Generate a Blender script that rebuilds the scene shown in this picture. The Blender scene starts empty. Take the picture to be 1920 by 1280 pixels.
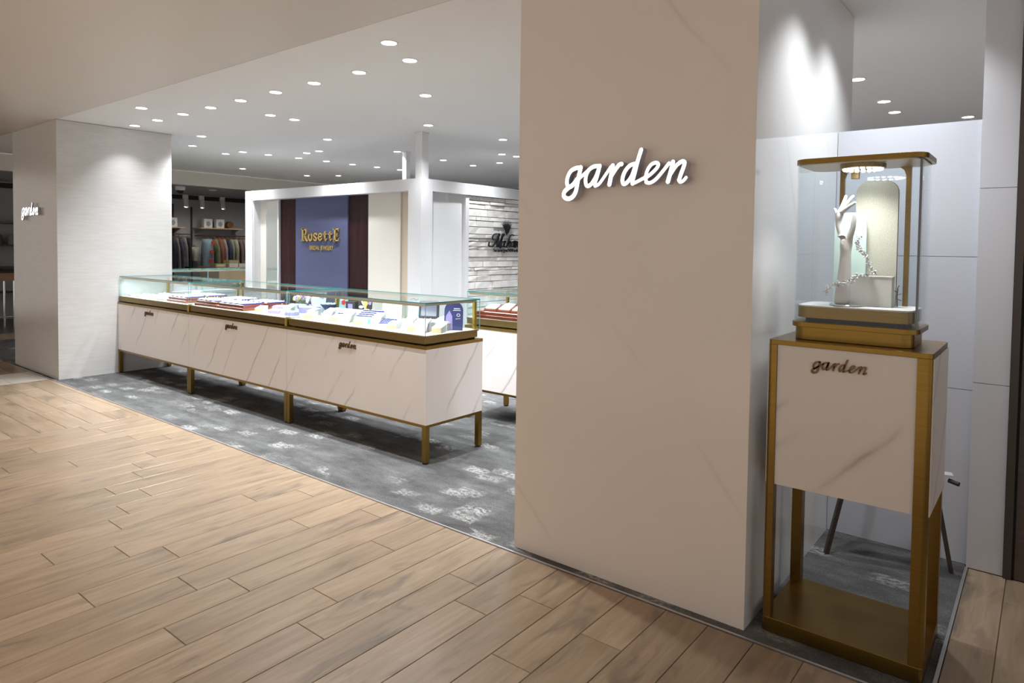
import bpy, bmesh, math, random
from math import sin, cos, pi, radians
from mathutils import Vector, Matrix
random.seed(7)
S = bpy.context.scene
COL = S.collection

# ------------------------------------------------------------------ camera, world, exposure
cam_d = bpy.data.cameras.new('camera'); cam = bpy.data.objects.new('camera', cam_d); COL.objects.link(cam)
FPX, CY, PITCH, ROLL, YAW = 1264.23, 507.62, 0.03543, 0.01276, 0.67416
fw = Vector((-sin(YAW)*cos(PITCH), cos(YAW)*cos(PITCH), -sin(PITCH)))
r0 = Vector((cos(YAW), sin(YAW), 0)); u0 = r0.cross(fw)
rt = r0*cos(ROLL) + u0*sin(ROLL); up = -r0*sin(ROLL) + u0*cos(ROLL)
mw = Matrix.Identity(4)
for i in range(3):
    mw[i][0] = rt[i]; mw[i][1] = up[i]; mw[i][2] = -fw[i]
mw[2][3] = 1.45
cam.matrix_world = mw
cam_d.sensor_fit = 'HORIZONTAL'; cam_d.sensor_width = 36.0
cam_d.lens = 36.0*FPX/1920.0
cam_d.shift_y = -(640.0-CY)/1920.0
cam_d.clip_start = 0.05; cam_d.clip_end = 100
S.camera = cam
S.view_settings.view_transform = 'Standard'; S.view_settings.look = 'None'
S.view_settings.gamma = 1.0; S.view_settings.use_curve_mapping = False
S.view_settings.exposure = 0.28
S.cycles.use_denoising = True
S.cycles.transparent_max_bounces = 32
S.cycles.max_bounces = 10
S.cycles.diffuse_bounces = 6
S.cycles.sample_clamp_indirect = 4.0
S.cycles.caustics_reflective = False; S.cycles.caustics_refractive = False

W = bpy.data.worlds.new('mall_ambient'); S.world = W; W.use_nodes = True
W.node_tree.nodes['Background'].inputs[0].default_value = (1.0, 0.93, 0.87, 1)
W.node_tree.nodes['Background'].inputs[1].default_value = 0.52

P_SHOP = 88.0      # one shop downlight
P_COR = 50.0       # one corridor downlight
C_SHOP = (0.93, 0.965, 1.0); C_COR = (1.0, 0.89, 0.76)
P_STRIP = 3.4      # LED strip in one show case

def lamp(name, kind, loc, power, color, parent=None, rot=(0,0,0), **kw):
    d = bpy.data.lights.new(name, kind); d.energy = power; d.color = color
    for k, v in kw.items(): setattr(d, k, v)
    o = bpy.data.objects.new(name, d); COL.objects.link(o)
    o.location = loc; o.rotation_euler = rot
    if parent: o.parent = parent
    return o

# ------------------------------------------------------------------ helpers
class MB:
    """collects shapes (world or local coordinates) for ONE mesh object"""
    def __init__(s): s.v = []; s.f = []; s.m = []
    def add(s, vs, fs, mi=0):
        o = len(s.v); s.v += [tuple(p) for p in vs]
        for f in fs: s.f.append([o+i for i in f]); s.m.append(mi)
        return s
    def box(s, x0, x1, y0, y1, z0, z1, mi=0):
        v = [(x0,y0,z0),(x1,y0,z0),(x1,y1,z0),(x0,y1,z0),(x0,y0,z1),(x1,y0,z1),(x1,y1,z1),(x0,y1,z1)]
        return s.add(v, [(0,3,2,1),(4,5,6,7),(0,1,5,4),(1,2,6,5),(2,3,7,6),(3,0,4,7)], mi)
    def cbox(s, x0, x1, y0, y1, z0, z1, c=0.004, mi=0):
        """box with a chamfered top edge"""
        v = [(x0,y0,z0),(x1,y0,z0),(x1,y1,z0),(x0,y1,z0),(x0,y0,z1-c),(x1,y0,z1-c),(x1,y1,z1-c),(x0,y1,z1-c),
             (x0+c,y0+c,z1),(x1-c,y0+c,z1),(x1-c,y1-c,z1),(x0+c,y1-c,z1)]
        return s.add(v, [(0,3,2,1),(0,1,5,4),(1,2,6,5),(2,3,7,6),(3,0,4,7),(4,5,9,8),(5,6,10,9),(6,7,11,10),(7,4,8,11),(8,9,10,11)], mi)
    def prism(s, pts, z0, z1, mi=0):
        n = len(pts); v = [(x,y,z0) for x,y in pts]+[(x,y,z1) for x,y in pts]
        return s.add(v, [tuple(range(n-1,-1,-1)), tuple(range(n,2*n))]+[(i,(i+1)%n,n+(i+1)%n,n+i) for i in range(n)], mi)
    def prism_y(s, pts, y0, y1, mi=0):
        n = len(pts); v = [(x,y0,z) for x,z in pts]+[(x,y1,z) for x,z in pts]
        return s.add(v, [tuple(range(n)), tuple(range(2*n-1,n-1,-1))]+[(i,n+i,n+(i+1)%n,(i+1)%n) for i in range(n)], mi)
    def prism_x(s, pts, x0, x1, mi=0):
        n = len(pts); v = [(x0,y,z) for y,z in pts]+[(x1,y,z) for y,z in pts]
        return s.add(v, [tuple(range(n-1,-1,-1)), tuple(range(n,2*n))]+[(i,(i+1)%n,n+(i+1)%n,n+i) for i in range(n)], mi)
    def lathe(s, prof, cx=0, cy=0, cz=0, n=24, mi=0):
        v = []; f = []
        for r, z in prof:
            for k in range(n):
                a = 2*pi*k/n; v.append((cx+r*cos(a), cy+r*sin(a), cz+z))
        for i in range(len(prof)-1):
            for k in range(n):
                f.append((i*n+k, i*n+(k+1)%n, (i+1)*n+(k+1)%n, (i+1)*n+k))
        f.append(tuple(range(n-1,-1,-1))); f.append(tuple((len(prof)-1)*n+k for k in range(n)))
        return s.add(v, f, mi)
    def tube(s, pts, r, n=8, mi=0, r1=None):
        P = [Vector(p) for p in pts]; v = []; f = []; m = len(P)
        ref = Vector((0.31,0.22,0.93))
        for i, p in enumerate(P):
            t = (P[min(i+1,m-1)]-P[max(i-1,0)]).normalized()
            a = t.cross(ref)
            if a.length < 1e-3: a = t.cross(Vector((1,0,0)))
            a.normalize(); b = t.cross(a)
            rr = r if r1 is None else r+(r1-r)*i/(m-1)
            for k in range(n):
                q = p + (a*cos(2*pi*k/n)+b*sin(2*pi*k/n))*rr; v.append(tuple(q))
        for i in range(m-1):
            for k in range(n): f.append((i*n+k, i*n+(k+1)%n, (i+1)*n+(k+1)%n, (i+1)*n+k))
        f.append(tuple(range(n-1,-1,-1))); f.append(tuple((m-1)*n+k for k in range(n)))
        return s.add(v, f, mi)
    def bar(s, p, q, w, h, mi=0):
        """rectangular bar from p to q, w across in the horizontal, h the other way"""
        p = Vector(p); q = Vector(q); t = (q-p).normalized()
        a = t.cross(Vector((0,0,1)))
        if a.length < 1e-3: a = Vector((1,0,0))
        a.normalize(); b = a.cross(t).normalized()
        v = []
        for c in (p, q):
            for sx, sy in ((-1,-1),(1,-1),(1,1),(-1,1)): v.append(tuple(c+a*sx*w/2+b*sy*h/2))
        return s.add(v, [(3,2,1,0),(4,5,6,7),(0,1,5,4),(1,2,6,5),(2,3,7,6),(3,0,4,7)], mi)
    def ico(s, c, r, mi=0):
        t = (1+5**.5)/2; k = r/math.sqrt(1+t*t)
        v = [(-1,t,0),(1,t,0),(-1,-t,0),(1,-t,0),(0,-1,t),(0,1,t),(0,-1,-t),(0,1,-t),(t,0,-1),(t,0,1),(-t,0,-1),(-t,0,1)]
        f = [(0,11,5),(0,5,1),(0,1,7),(0,7,10),(0,10,11),(1,5,9),(5,11,4),(11,10,2),(10,7,6),(7,1,8),(3,9,4),(3,4,2),(3,2,6),(3,6,8),(3,8,9),(4,9,5),(2,4,11),(6,2,10),(8,6,7),(9,8,1)]
        return s.add([(c[0]+a*k,c[1]+b*k,c[2]+d*k) for a,b,d in v], f, mi)
    def ball(s, c, rx, ry, rz, n=12, m=8, mi=0):
        prof = []
        v = []; f = []
        for i in range(1, m):
            th = pi*i/m
            for k in range(n):
                a = 2*pi*k/n; v.append((c[0]+rx*sin(th)*cos(a), c[1]+ry*sin(th)*sin(a), c[2]-rz*cos(th)))
        for i in range(m-2):
            for k in range(n): f.append((i*n+k, i*n+(k+1)%n, (i+1)*n+(k+1)%n, (i+1)*n+k))
        f.append(tuple(range(n-1,-1,-1))); f.append(tuple((m-2)*n+k for k in range(n)))
        return s.add(v, f, mi)

LOC = {}
def build(name, mb, mats, parent=None, smooth=False, bevel=0.0):
    me = bpy.data.meshes.new(name)
    off = LOC.get(parent.name, (0,0,0)) if parent else (0,0,0)
    me.from_pydata([(x-off[0], y-off[1], z-off[2]) for x,y,z in mb.v], [], mb.f)
    if not isinstance(mats, (list, tuple)): mats = [mats]
    for m in mats: me.materials.append(m)
    me.polygons.foreach_set('material_index', mb.m)
    if smooth: me.polygons.foreach_set('use_smooth', [True]*len(me.polygons))
    me.update()
    bm = bmesh.new(); bm.from_mesh(me); bmesh.ops.recalc_face_normals(bm, faces=bm.faces); bm.to_mesh(me); bm.free()
    o = bpy.data.objects.new(name, me); COL.objects.link(o)
    if parent:
        o.parent = parent; LOC[o.name] = off
    if bevel:
        b = o.modifiers.new('bevel', 'BEVEL'); b.width = bevel; b.segments = 2; b.limit_method = 'ANGLE'
    return o
def tag(o, label, cat, group=None):
    o['label'] = label; o['category'] = cat
    if group: o['group'] = group
    return o
def thing(name, label, cat, loc=(0,0,0), group=None):
    o = bpy.data.objects.new(name, None); COL.objects.link(o); o.empty_display_size = .05
    o.location = loc; LOC[o.name] = tuple(loc)
    return tag(o, label, cat, group)
def struct(o): o['kind'] = 'structure'; return o
def stuff(o): o['kind'] = 'stuff'; return o
def kids(o): return [c for c in bpy.data.objects if c.parent is o]
def dup(root, loc, rz=None, label=None, group=None):
    def rec(o, p):
        c = o.copy(); COL.objects.link(c); c.parent = p
        for ch in list(o.children): rec(ch, c)
        return c
    r = rec(root, None); r.location = loc
    if rz is not None: r.rotation_euler = (0,0,rz)
    if label: r['label'] = label
    if group: r['group'] = group
    return r
ORD = ['first','second','third','fourth','fifth','sixth','seventh','eighth','ninth','tenth','eleventh','twelfth','thirteenth','fourteenth','fifteenth','sixteenth']
def rrect(x0, x1, y0, y1, r, n=6, corners=(1,1,1,1)):
    """rounded rectangle, corners in order (x0,y0),(x1,y0),(x1,y1),(x0,y1)"""
    out = []
    for (cx, cy, a0, c), k in zip(((x0,y0,pi,0),(x1,y0,1.5*pi,1),(x1,y1,0,2),(x0,y1,.5*pi,3)), corners):
        if not k: out.append((cx,cy)); continue
        ox = cx + (r if cx == x0 else -r); oy = cy + (r if cy == y0 else -r)
        for i in range(n+1):
            a = a0 + (pi/2)*i/n; out.append((ox+r*cos(a), oy+r*sin(a)))
    return out
def arch(x0, x1, z0, z1, r, n=8):
    """panel outline with rounded top corners, (x,z)"""
    out = [(x0,z0),(x1,z0)]
    for i in range(n+1): a = (pi/2)*i/n; out.append((x1-r+r*cos(a), z1-r+r*sin(a)))
    for i in range(n+1): a = pi/2+(pi/2)*i/n; out.append((x0+r+r*cos(a), z1-r+r*sin(a)))
    return out
def smooth_line(pts, k=5):
    if len(pts) < 3:
        return [tuple(a+(b-a)*i/3 for a,b in zip(pts[0],pts[1])) for i in range(4)]
    P = [pts[0]]+list(pts)+[pts[-1]]; out = []
    for i in range(1, len(P)-2):
        a,b,c,d = P[i-1],P[i],P[i+1],P[i+2]
        for j in range(k):
            t = j/k
            out.append(tuple(.5*((2*b[q])+(-a[q]+c[q])*t+(2*a[q]-5*b[q]+4*c[q]-d[q])*t*t+(-a[q]+3*b[q]-3*c[q]+d[q])*t**3) for q in range(len(b))))
    out.append(tuple(pts[-1])); return out
def stroke(mb, pts, w, front, back, axis='y', org=(0,0,0), sc=1.0, k=5):
    """a round-ended pen stroke in the wall plane; face = material 0, returns = material 1"""
    C = smooth_line(pts, k); C = [(u*sc, v*sc) for u,v in C]; w = w*sc/2
    rows = []
    n = len(C)
    for i,(u,v) in enumerate(C):
        a = C[max(i-1,0)]; b = C[min(i+1,n-1)]; du,dv = b[0]-a[0], b[1]-a[1]; L = math.hypot(du,dv) or 1
        tu,tv = du/L, dv/L
        if i == 0:
            for s_ in (90,60,30): 
                q = radians(s_); rows.append(((u-tu*w*sin(q), v-tv*w*sin(q)), (-tv,tu), max(w*cos(q),w*.02)))
        rows.append(((u,v), (-tv,tu), w))
        if i == n-1:
            for s_ in (30,60,90):
                q = radians(s_); rows.append(((u+tu*w*sin(q), v+tv*w*sin(q)), (-tv,tu), max(w*cos(q),w*.02)))
    vs = []
    for (u,v),(nu,nv),h in rows:
        for d in (front, back):
            for sg in (1,-1):
                uu, vv = u+nu*h*sg, v+nv*h*sg
                vs.append((org[0]+uu, org[1]+d, org[2]+vv) if axis == 'y' else (org[0]+d, org[1]+uu, org[2]+vv))
    fr = []; si = []
    for i in range(len(rows)-1):
        a = 4*i; b = a+4
        fr.append((a,a+1,b+1,b)); si += [(a+2,b+2,b+3,a+3),(a,b,b+2,a+2),(a+1,a+3,b+3,b+1)]
    m = 4*(len(rows)-1); si += [(0,2,3,1),(m,m+1,m+3,m+2)]
    o = len(mb.v); mb.v += vs
    for f in fr: mb.f.append([o+i for i in f]); mb.m.append(0)
    for f in si: mb.f.append([o+i for i in f]); mb.m.append(1)
def text_mesh(body, size, depth=0.003):
    cu = bpy.data.curves.new('lettering', 'FONT'); cu.body = body; cu.size = size; cu.extrude = depth; cu.align_x = 'CENTER'; cu.resolution_u = 3
    o = bpy.data.objects.new('lettering', cu); COL.objects.link(o)
    dg = bpy.context.evaluated_depsgraph_get(); dg.update()
    me = bpy.data.meshes.new_from_object(o.evaluated_get(dg))
    bpy.data.objects.remove(o); return me
def text_part(body, size, mat, parent, loc, rot, depth=0.003, sx=1.0, name='lettering'):
    me = text_mesh(body, size, depth); me.materials.clear(); me.materials.append(mat)
    o = bpy.data.objects.new(name, me); COL.objects.link(o)
    off = LOC.get(parent.name, (0,0,0)); o.parent = parent
    o.location = Vector(loc)-Vector(off); o.rotation_euler = rot; o.scale = (sx,1,1)
    return o

# ------------------------------------------------------------------ materials
def newmat(name):
    m = bpy.data.materials.new(name); m.use_nodes = True; nt = m.node_tree
    return m, nt, nt.nodes['Principled BSDF']
def mat(name, col, rough=.5, metal=0.0, spec=.5, emit=None, es=1.0, noise=0.0, nscale=8.0, coat=0.0):
    m, nt, b = newmat(name)
    b.inputs['Base Color'].default_value = (*col, 1); b.inputs['Roughness'].default_value = rough
    b.inputs['Metallic'].default_value = metal; b.inputs['Specular IOR Level'].default_value = spec
    b.inputs['Coat Weight'].default_value = coat
    if emit:
        b.inputs['Emission Color'].default_value = (*emit, 1); b.inputs['Emission Strength'].default_value = es
    if noise:
        tc = nt.nodes.new('ShaderNodeTexCoord'); nz = nt.nodes.new('ShaderNodeTexNoise'); nz.inputs['Scale'].default_value = nscale; nz.inputs['Detail'].default_value = 4
        mx = nt.nodes.new('ShaderNodeMix'); mx.data_type = 'RGBA'
        mx.inputs['A'].default_value = (*[c*(1-noise) for c in col],1); mx.inputs['B'].default_value = (*[min(1,c*(1+noise)) for c in col],1)
        nt.links.new(tc.outputs['Object'], nz.inputs['Vector']); nt.links.new(nz.outputs['Fac'], mx.inputs['Factor']); nt.links.new(mx.outputs['Result'], b.inputs['Base Color'])
    return m
def N(nt, t, **kw):
    n = nt.nodes.new(t)
    for k, v in kw.items():
        if k in n.inputs: n.inputs[k].default_value = v
        else: setattr(n, k, v)
    return n
def ramp(nt, stops, src, interp='LINEAR'):
    r = nt.nodes.new('ShaderNodeValToRGB'); r.color_ramp.interpolation = interp
    e = r.color_ramp.elements
    while len(e) < len(stops): e.new(.5)
    for x, (p, c) in zip(e, stops): x.position = p; x.color = (*c,1) if len(c) == 3 else c
    nt.links.new(src, r.inputs['Fac']); return r
def marble(name, base, vein, tilt=1.05, freq=1.0, thin=.04, rough=.28, amount=1.0, plane='xz', spec=.5):
    """polished slab with thin slanting veins"""
    m, nt, b = newmat(name); L = nt.links
    geo = N(nt, 'ShaderNodeNewGeometry'); sp = N(nt, 'ShaderNodeSeparateXYZ'); L.new(geo.outputs['Position'], sp.inputs[0])
    hor = N(nt, 'ShaderNodeMath', operation='ADD'); L.new(sp.outputs['X'], hor.inputs[0]); L.new(sp.outputs['Y'], hor.inputs[1])
    # coordinate across the veins: horizontal*sin - z*cos
    a = N(nt, 'ShaderNodeMath', operation='MULTIPLY'); L.new(hor.outputs[0], a.inputs[0]); a.inputs[1].default_value = sin(tilt)
    c = N(nt, 'ShaderNodeMath', operation='MULTIPLY'); L.new(sp.outputs['Z'], c.inputs[0]); c.inputs[1].default_value = -cos(tilt)
    u = N(nt, 'ShaderNodeMath', operation='ADD'); L.new(a.outputs[0], u.inputs[0]); L.new(c.outputs[0], u.inputs[1])
    nz = N(nt, 'ShaderNodeTexNoise'); nz.inputs['Scale'].default_value = 2.2; nz.inputs['Detail'].default_value = 5; L.new(geo.outputs['Position'], nz.inputs['Vector'])
    w = N(nt, 'ShaderNodeMath', operation='MULTIPLY_ADD'); L.new(nz.outputs['Fac'], w.inputs[0]); w.inputs[1].default_value = .13; L.new(u.outputs[0], w.inputs[2])
    cmb = N(nt, 'ShaderNodeCombineXYZ'); L.new(w.outputs[0], cmb.inputs['X'])
    v1 = N(nt, 'ShaderNodeTexVoronoi', voronoi_dimensions='1D', feature='DISTANCE_TO_EDGE'); v1.inputs['Scale'].default_value = 3.6*freq
    L.new(w.outputs[0], v1.inputs['W'])
    line = ramp(nt, [(0.0,(1,1,1)),(thin,(.25,.25,.25)),(thin*2.6,(0,0,0))], v1.outputs['Distance'])
    msk = N(nt, 'ShaderNodeTexNoise'); msk.inputs['Scale'].default_value = 1.7; msk.inputs['Detail'].default_value = 3; L.new(geo.outputs['Position'], msk.inputs['Vector'])
    mr = ramp(nt, [(.42,(0,0,0)),(.60,(1,1,1))], msk.outputs['Fac'])
    f = N(nt, 'ShaderNodeMath', operation='MULTIPLY'); L.new(line.outputs['Color'], f.inputs[0]); L.new(mr.outputs['Color'], f.inputs[1])
    f2 = N(nt, 'ShaderNodeMath', operation='MULTIPLY'); L.new(f.outputs[0], f2.inputs[0]); f2.inputs[1].default_value = amount
    mx = N(nt, 'ShaderNodeMix', data_type='RGBA'); L.new(f2.outputs[0], mx.inputs['Factor'])
    cl = N(nt, 'ShaderNodeTexNoise'); cl.inputs['Scale'].default_value = 1.1; cl.inputs['Detail'].default_value = 4; L.new(geo.outputs['Position'], cl.inputs['Vector'])
    cr = ramp(nt, [(.3,tuple(x*.955 for x in base)),(.7,base)], cl.outputs['Fac'])
    L.new(cr.outputs['Color'], mx.inputs['A']); mx.inputs['B'].default_value = (*vein,1)
    L.new(mx.outputs['Result'], b.inputs['Base Color'])
    b.inputs['Roughness'].default_value = rough; b.inputs['Specular IOR Level'].default_value = spec
    return m
def wood(name, c0, c1, knot, rough=.36, grain=1.0, spec=.45):
    """planks: grain along local Y, a different piece of the pattern for every plank"""
    m, nt, b = newmat(name); L = nt.links
    tc = N(nt, 'ShaderNodeTexCoord'); oi = N(nt, 'ShaderNodeObjectInfo')
    off = N(nt, 'ShaderNodeVectorMath', operation='SCALE'); off.inputs[0].default_value = (37.0, 91.0, 13.0); L.new(oi.outputs['Random'], off.inputs['Scale'])
    ad = N(nt, 'ShaderNodeVectorMath', operation='ADD'); L.new(tc.outputs['Object'], ad.inputs[0]); L.new(off.outputs[0], ad.inputs[1])
    mp = N(nt, 'ShaderNodeMapping'); mp.inputs['Scale'].default_value = (9*grain, 1.1*grain, 1); L.new(ad.outputs[0], mp.inputs['Vector'])
    n1 = N(nt, 'ShaderNodeTexNoise'); n1.inputs['Scale'].default_value = 2.2; n1.inputs['Detail'].default_value = 7; n1.inputs['Roughness'].default_value = .62; n1.inputs['Distortion'].default_value = .6; L.new(mp.outputs[0], n1.inputs['Vector'])
    mp2 = N(nt, 'ShaderNodeMapping'); mp2.inputs['Scale'].default_value = (60*grain, 2.4*grain, 1); L.new(ad.outputs[0], mp2.inputs['Vector'])
    n2 = N(nt, 'ShaderNodeTexNoise'); n2.inputs['Scale'].default_value = 2.0; n2.inputs['Detail'].default_value = 3; L.new(mp2.outputs[0], n2.inputs['Vector'])
    av = N(nt, 'ShaderNodeMath', operation='MULTIPLY_ADD'); L.new(n2.outputs['Fac'], av.inputs[0]); av.inputs[1].default_value = .25; L.new(n1.outputs['Fac'], av.inputs[2])
    base = ramp(nt, [(.42,c0),(.80,c1)], av.outputs[0])
    mp3 = N(nt, 'ShaderNodeMapping'); mp3.inputs['Scale'].default_value = (7, 1.7, 1); L.new(ad.outputs[0], mp3.inputs['Vector'])
    n3 = N(nt, 'ShaderNodeTexNoise'); n3.inputs['Scale'].default_value = 1.5; n3.inputs['Detail'].default_value = 5; n3.inputs['Distortion'].default_value = 1.2; L.new(mp3.outputs[0], n3.inputs['Vector'])
    kf = ramp(nt, [(.56,(0,0,0)),(.74,(.85,.85,.85))], n3.outputs['Fac'])
    mx = N(nt, 'ShaderNodeMix', data_type='RGBA'); L.new(kf.outputs['Color'], mx.inputs['Factor']); L.new(base.outputs['Color'], mx.inputs['A']); mx.inputs['B'].default_value = (*knot,1)
    hv = N(nt, 'ShaderNodeHueSaturation'); L.new(mx.outputs['Result'], hv.inputs['Color'])
    rv = N(nt, 'ShaderNodeMapRange'); rv.inputs['To Min'].default_value = .88; rv.inputs['To Max'].default_value = 1.10; L.new(oi.outputs['Random'], rv.inputs['Value']); L.new(rv.outputs[0], hv.inputs['Value'])
    L.new(hv.outputs['Color'], b.inputs['Base Color'])
    b.inputs['Roughness'].default_value = rough; b.inputs['Specular IOR Level'].default_value = spec
    bp = N(nt, 'ShaderNodeBump'); bp.inputs['Strength'].default_value = .08; bp.inputs['Distance'].default_value = .002; L.new(av.outputs[0], bp.inputs['Height']); L.new(bp.outputs['Normal'], b.inputs['Normal'])
    return m
def glass(name, tint=(.96,.99,.985), refl=1.0):
    """thin clear pane: straight-through light with a Fresnel reflection"""
    m = bpy.data.materials.new(name); m.use_nodes = True; nt = m.node_tree; nt.nodes.clear(); L = nt.links
    out = N(nt, 'ShaderNodeOutputMaterial'); t = N(nt, 'ShaderNodeBsdfTransparent'); t.inputs['Color'].default_value = (*tint,1)
    g = N(nt, 'ShaderNodeBsdfGlossy'); g.inputs['Roughness'].default_value = .02; g.inputs['Color'].default_value = (1,1,1,1)
    lw = N(nt, 'ShaderNodeLayerWeight'); pw = N(nt, 'ShaderNodeMath', operation='POWER'); L.new(lw.outputs['Facing'], pw.inputs[0]); pw.inputs[1].default_value = 4.5
    mu = N(nt, 'ShaderNodeMath', operation='MULTIPLY_ADD'); L.new(pw.outputs[0], mu.inputs[0]); mu.inputs[1].default_value = .55*refl; mu.inputs[2].default_value = .025*refl
    mx = N(nt, 'ShaderNodeMixShader'); L.new(mu.outputs[0], mx.inputs[0]); L.new(t.outputs[0], mx.inputs[1]); L.new(g.outputs[0], mx.inputs[2]); L.new(mx.outputs[0], out.inputs['Surface'])
    return m
def carpet(name):
    m, nt, b = newmat(name); L = nt.links
    geo = N(nt, 'ShaderNodeNewGeometry')
    def noise(scale, detail, sc=(1,1,1)):
        mp = N(nt, 'ShaderNodeMapping'); mp.inputs['Scale'].default_value = sc; L.new(geo.outputs['Position'], mp.inputs['Vector'])
        n = N(nt, 'ShaderNodeTexNoise'); n.inputs['Scale'].default_value = scale; n.inputs['Detail'].default_value = detail; n.inputs['Roughness'].default_value = .7; L.new(mp.outputs[0], n.inputs['Vector']); return n
    grey = ramp(nt, [(.32,(.082,.080,.079)),(.5,(.125,.124,.124)),(.68,(.18,.179,.179))], noise(3.2,8,(1,2.2,1)).outputs['Fac'])
    # rectangular pale patches, broken up by the pile
    mp = N(nt, 'ShaderNodeMapping'); mp.inputs['Scale'].default_value = (3.7, 7.0, 1); L.new(geo.outputs['Position'], mp.inputs['Vector'])
    wn = N(nt, 'ShaderNodeTexNoise'); wn.inputs['Scale'].default_value = 14; wn.inputs['Detail'].default_value = 4; L.new(geo.outputs['Position'], wn.inputs['Vector'])
    wv = N(nt, 'ShaderNodeVectorMath', operation='MULTIPLY_ADD'); L.new(wn.outputs['Color'], wv.inputs[0]); wv.inputs[1].default_value = (.30,.45,0); L.new(mp.outputs[0], wv.inputs[2])
    mp = wv
    vo = N(nt, 'ShaderNodeTexVoronoi', distance='CHEBYCHEV'); vo.inputs['Scale'].default_value = 1.15; vo.inputs['Randomness'].default_value = 1.0; L.new(mp.outputs[0], vo.inputs['Vector'])
    sc = N(nt, 'ShaderNodeSeparateColor'); L.new(vo.outputs['Color'], sc.inputs[0])
    pick = ramp(nt, [(.62,(0,0,0)),(.72,(1,1,1))], sc.outputs['Red'])
    edge = ramp(nt, [(.22,(1,1,1)),(.46,(0,0,0))], vo.outputs['Distance'])
    brk = ramp(nt, [(.42,(0,0,0)),(.56,(1,1,1))], noise(34,7,(1,1.6,1)).outputs['Fac'])
    big = ramp(nt, [(.38,(.2,.2,.2)),(.55,(1,1,1))], noise(1.9,2).outputs['Fac'])
    def mul(a, c):
        x = N(nt, 'ShaderNodeMath', operation='MULTIPLY'); L.new(a, x.inputs[0]); L.new(c, x.inputs[1]); return x.outputs[0]
    fac = mul(mul(mul(pick.outputs['Color'], edge.outputs['Color']), brk.outputs['Color']), big.outputs['Color'])
    mx = N(nt, 'ShaderNodeMix', data_type='RGBA'); L.new(fac, mx.inputs['Factor']); L.new(grey.outputs['Color'], mx.inputs['A']); mx.inputs['B'].default_value = (.44,.44,.43,1)
    sp = ramp(nt, [(.35,(.72,.72,.72)),(.65,(1.2,1.2,1.2))], noise(160,2).outputs['Fac'])
    m2 = N(nt, 'ShaderNodeMix', data_type='RGBA', blend_type='MULTIPLY'); m2.inputs['Factor'].default_value = 1; L.new(mx.outputs['Result'], m2.inputs['A']); L.new(sp.outputs['Color'], m2.inputs['B'])
    L.new(m2.outputs['Result'], b.inputs['Base Color']); b.inputs['Roughness'].default_value = .95; b.inputs['Specular IOR Level'].default_value = .1
    bp = N(nt, 'ShaderNodeBump'); bp.inputs['Strength'].default_value = .5; bp.inputs['Distance'].default_value = .004; L.new(noise(220,2).outputs['Fac'], bp.inputs['Height']); L.new(bp.outputs['Normal'], b.inputs['Normal'])
    return m
def brushed(name, col, rough=.3):
    m, nt, b = newmat(name); L = nt.links
    tc = N(nt, 'ShaderNodeTexCoord'); mp = N(nt, 'ShaderNodeMapping'); mp.inputs['Scale'].default_value = (2,2,300); L.new(tc.outputs['Object'], mp.inputs['Vector'])
    nz = N(nt, 'ShaderNodeTexNoise'); nz.inputs['Scale'].default_value = 3; L.new(mp.outputs[0], nz.inputs['Vector'])
    r = ramp(nt, [(.3,tuple(c*.85 for c in col)),(.7,tuple(min(1,c*1.1) for c in col))], nz.outputs['Fac']); L.new(r.outputs['Color'], b.inputs['Base Color'])
    b.inputs['Metallic'].default_value = .95; b.inputs['Roughness'].default_value = rough
    return m
def streaky(name, c0, c1, scale=(40,40,1.2), rough=.35, spec=.5):
    """vertical wood grain or woven cloth"""
    m, nt, b = newmat(name); L = nt.links
    tc = N(nt, 'ShaderNodeTexCoord'); mp = N(nt, 'ShaderNodeMapping'); mp.inputs['Scale'].default_value = scale; L.new(tc.outputs['Object'], mp.inputs['Vector'])
    nz = N(nt, 'ShaderNodeTexNoise'); nz.inputs['Scale'].default_value = 1; nz.inputs['Detail'].default_value = 4; L.new(mp.outputs[0], nz.inputs['Vector'])
    r = ramp(nt, [(.35,c0),(.65,c1)], nz.outputs['Fac']); L.new(r.outputs['Color'], b.inputs['Base Color'])
    b.inputs['Roughness'].default_value = rough; b.inputs['Specular IOR Level'].default_value = spec
    return m

M = {}
M['pillar'] = marble('polished_beige_stone', (.86,.80,.76), (.64,.58,.545), tilt=2.3, freq=.35, thin=.012, rough=.2, amount=.55)
M['pillar_side'] = marble('glossy_pale_stone', (.80,.80,.80), (.62,.61,.60), tilt=2.0, freq=.4, thin=.02, rough=.06, amount=.4, spec=.6)
M['travertine'] = streaky('fine_grained_stone', (.61,.60,.59), (.66,.65,.64), scale=(6,6,70), rough=.22)
M['travertine_warm'] = streaky('fine_grained_warm_stone', (.50,.455,.41), (.57,.52,.47), scale=(6,6,70), rough=.22)
M['partition'] = mat('pale_blue_grey_panel', (.62,.64,.70), .35, noise=.03, nscale=2)
M['grey_tile'] = mat('grey_white_wall_panel', (.58,.58,.61), .4, noise=.04, nscale=3)
M['marble'] = marble('white_marble_laminate', (.92,.865,.84), (.40,.35,.33), tilt=.95, freq=1.1, thin=.026, rough=.3, amount=.75)
M['marble_stand'] = marble('white_marble_laminate_stand', (.78,.735,.705), (.36,.32,.31), tilt=.78, freq=1.3, thin=.055, rough=.25, amount=1.0)
M['gold'] = brushed('brushed_bronze_gold', (.27,.165,.04), .30)
M['gold_dark'] = brushed('dark_bronze', (.25,.17,.065), .38)
M['gold_bright'] = brushed('bright_brass', (.62,.45,.10), .28)
M['champagne'] = mat('champagne_metal', (.66,.52,.36), .35, metal=.6)
M['black'] = mat('black_shadow_gap', (.012,.010,.009), .6)
M['deck'] = mat('cream_felt_deck', (.66,.62,.52), .8)
M['glass'] = glass('clear_glass')
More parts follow.
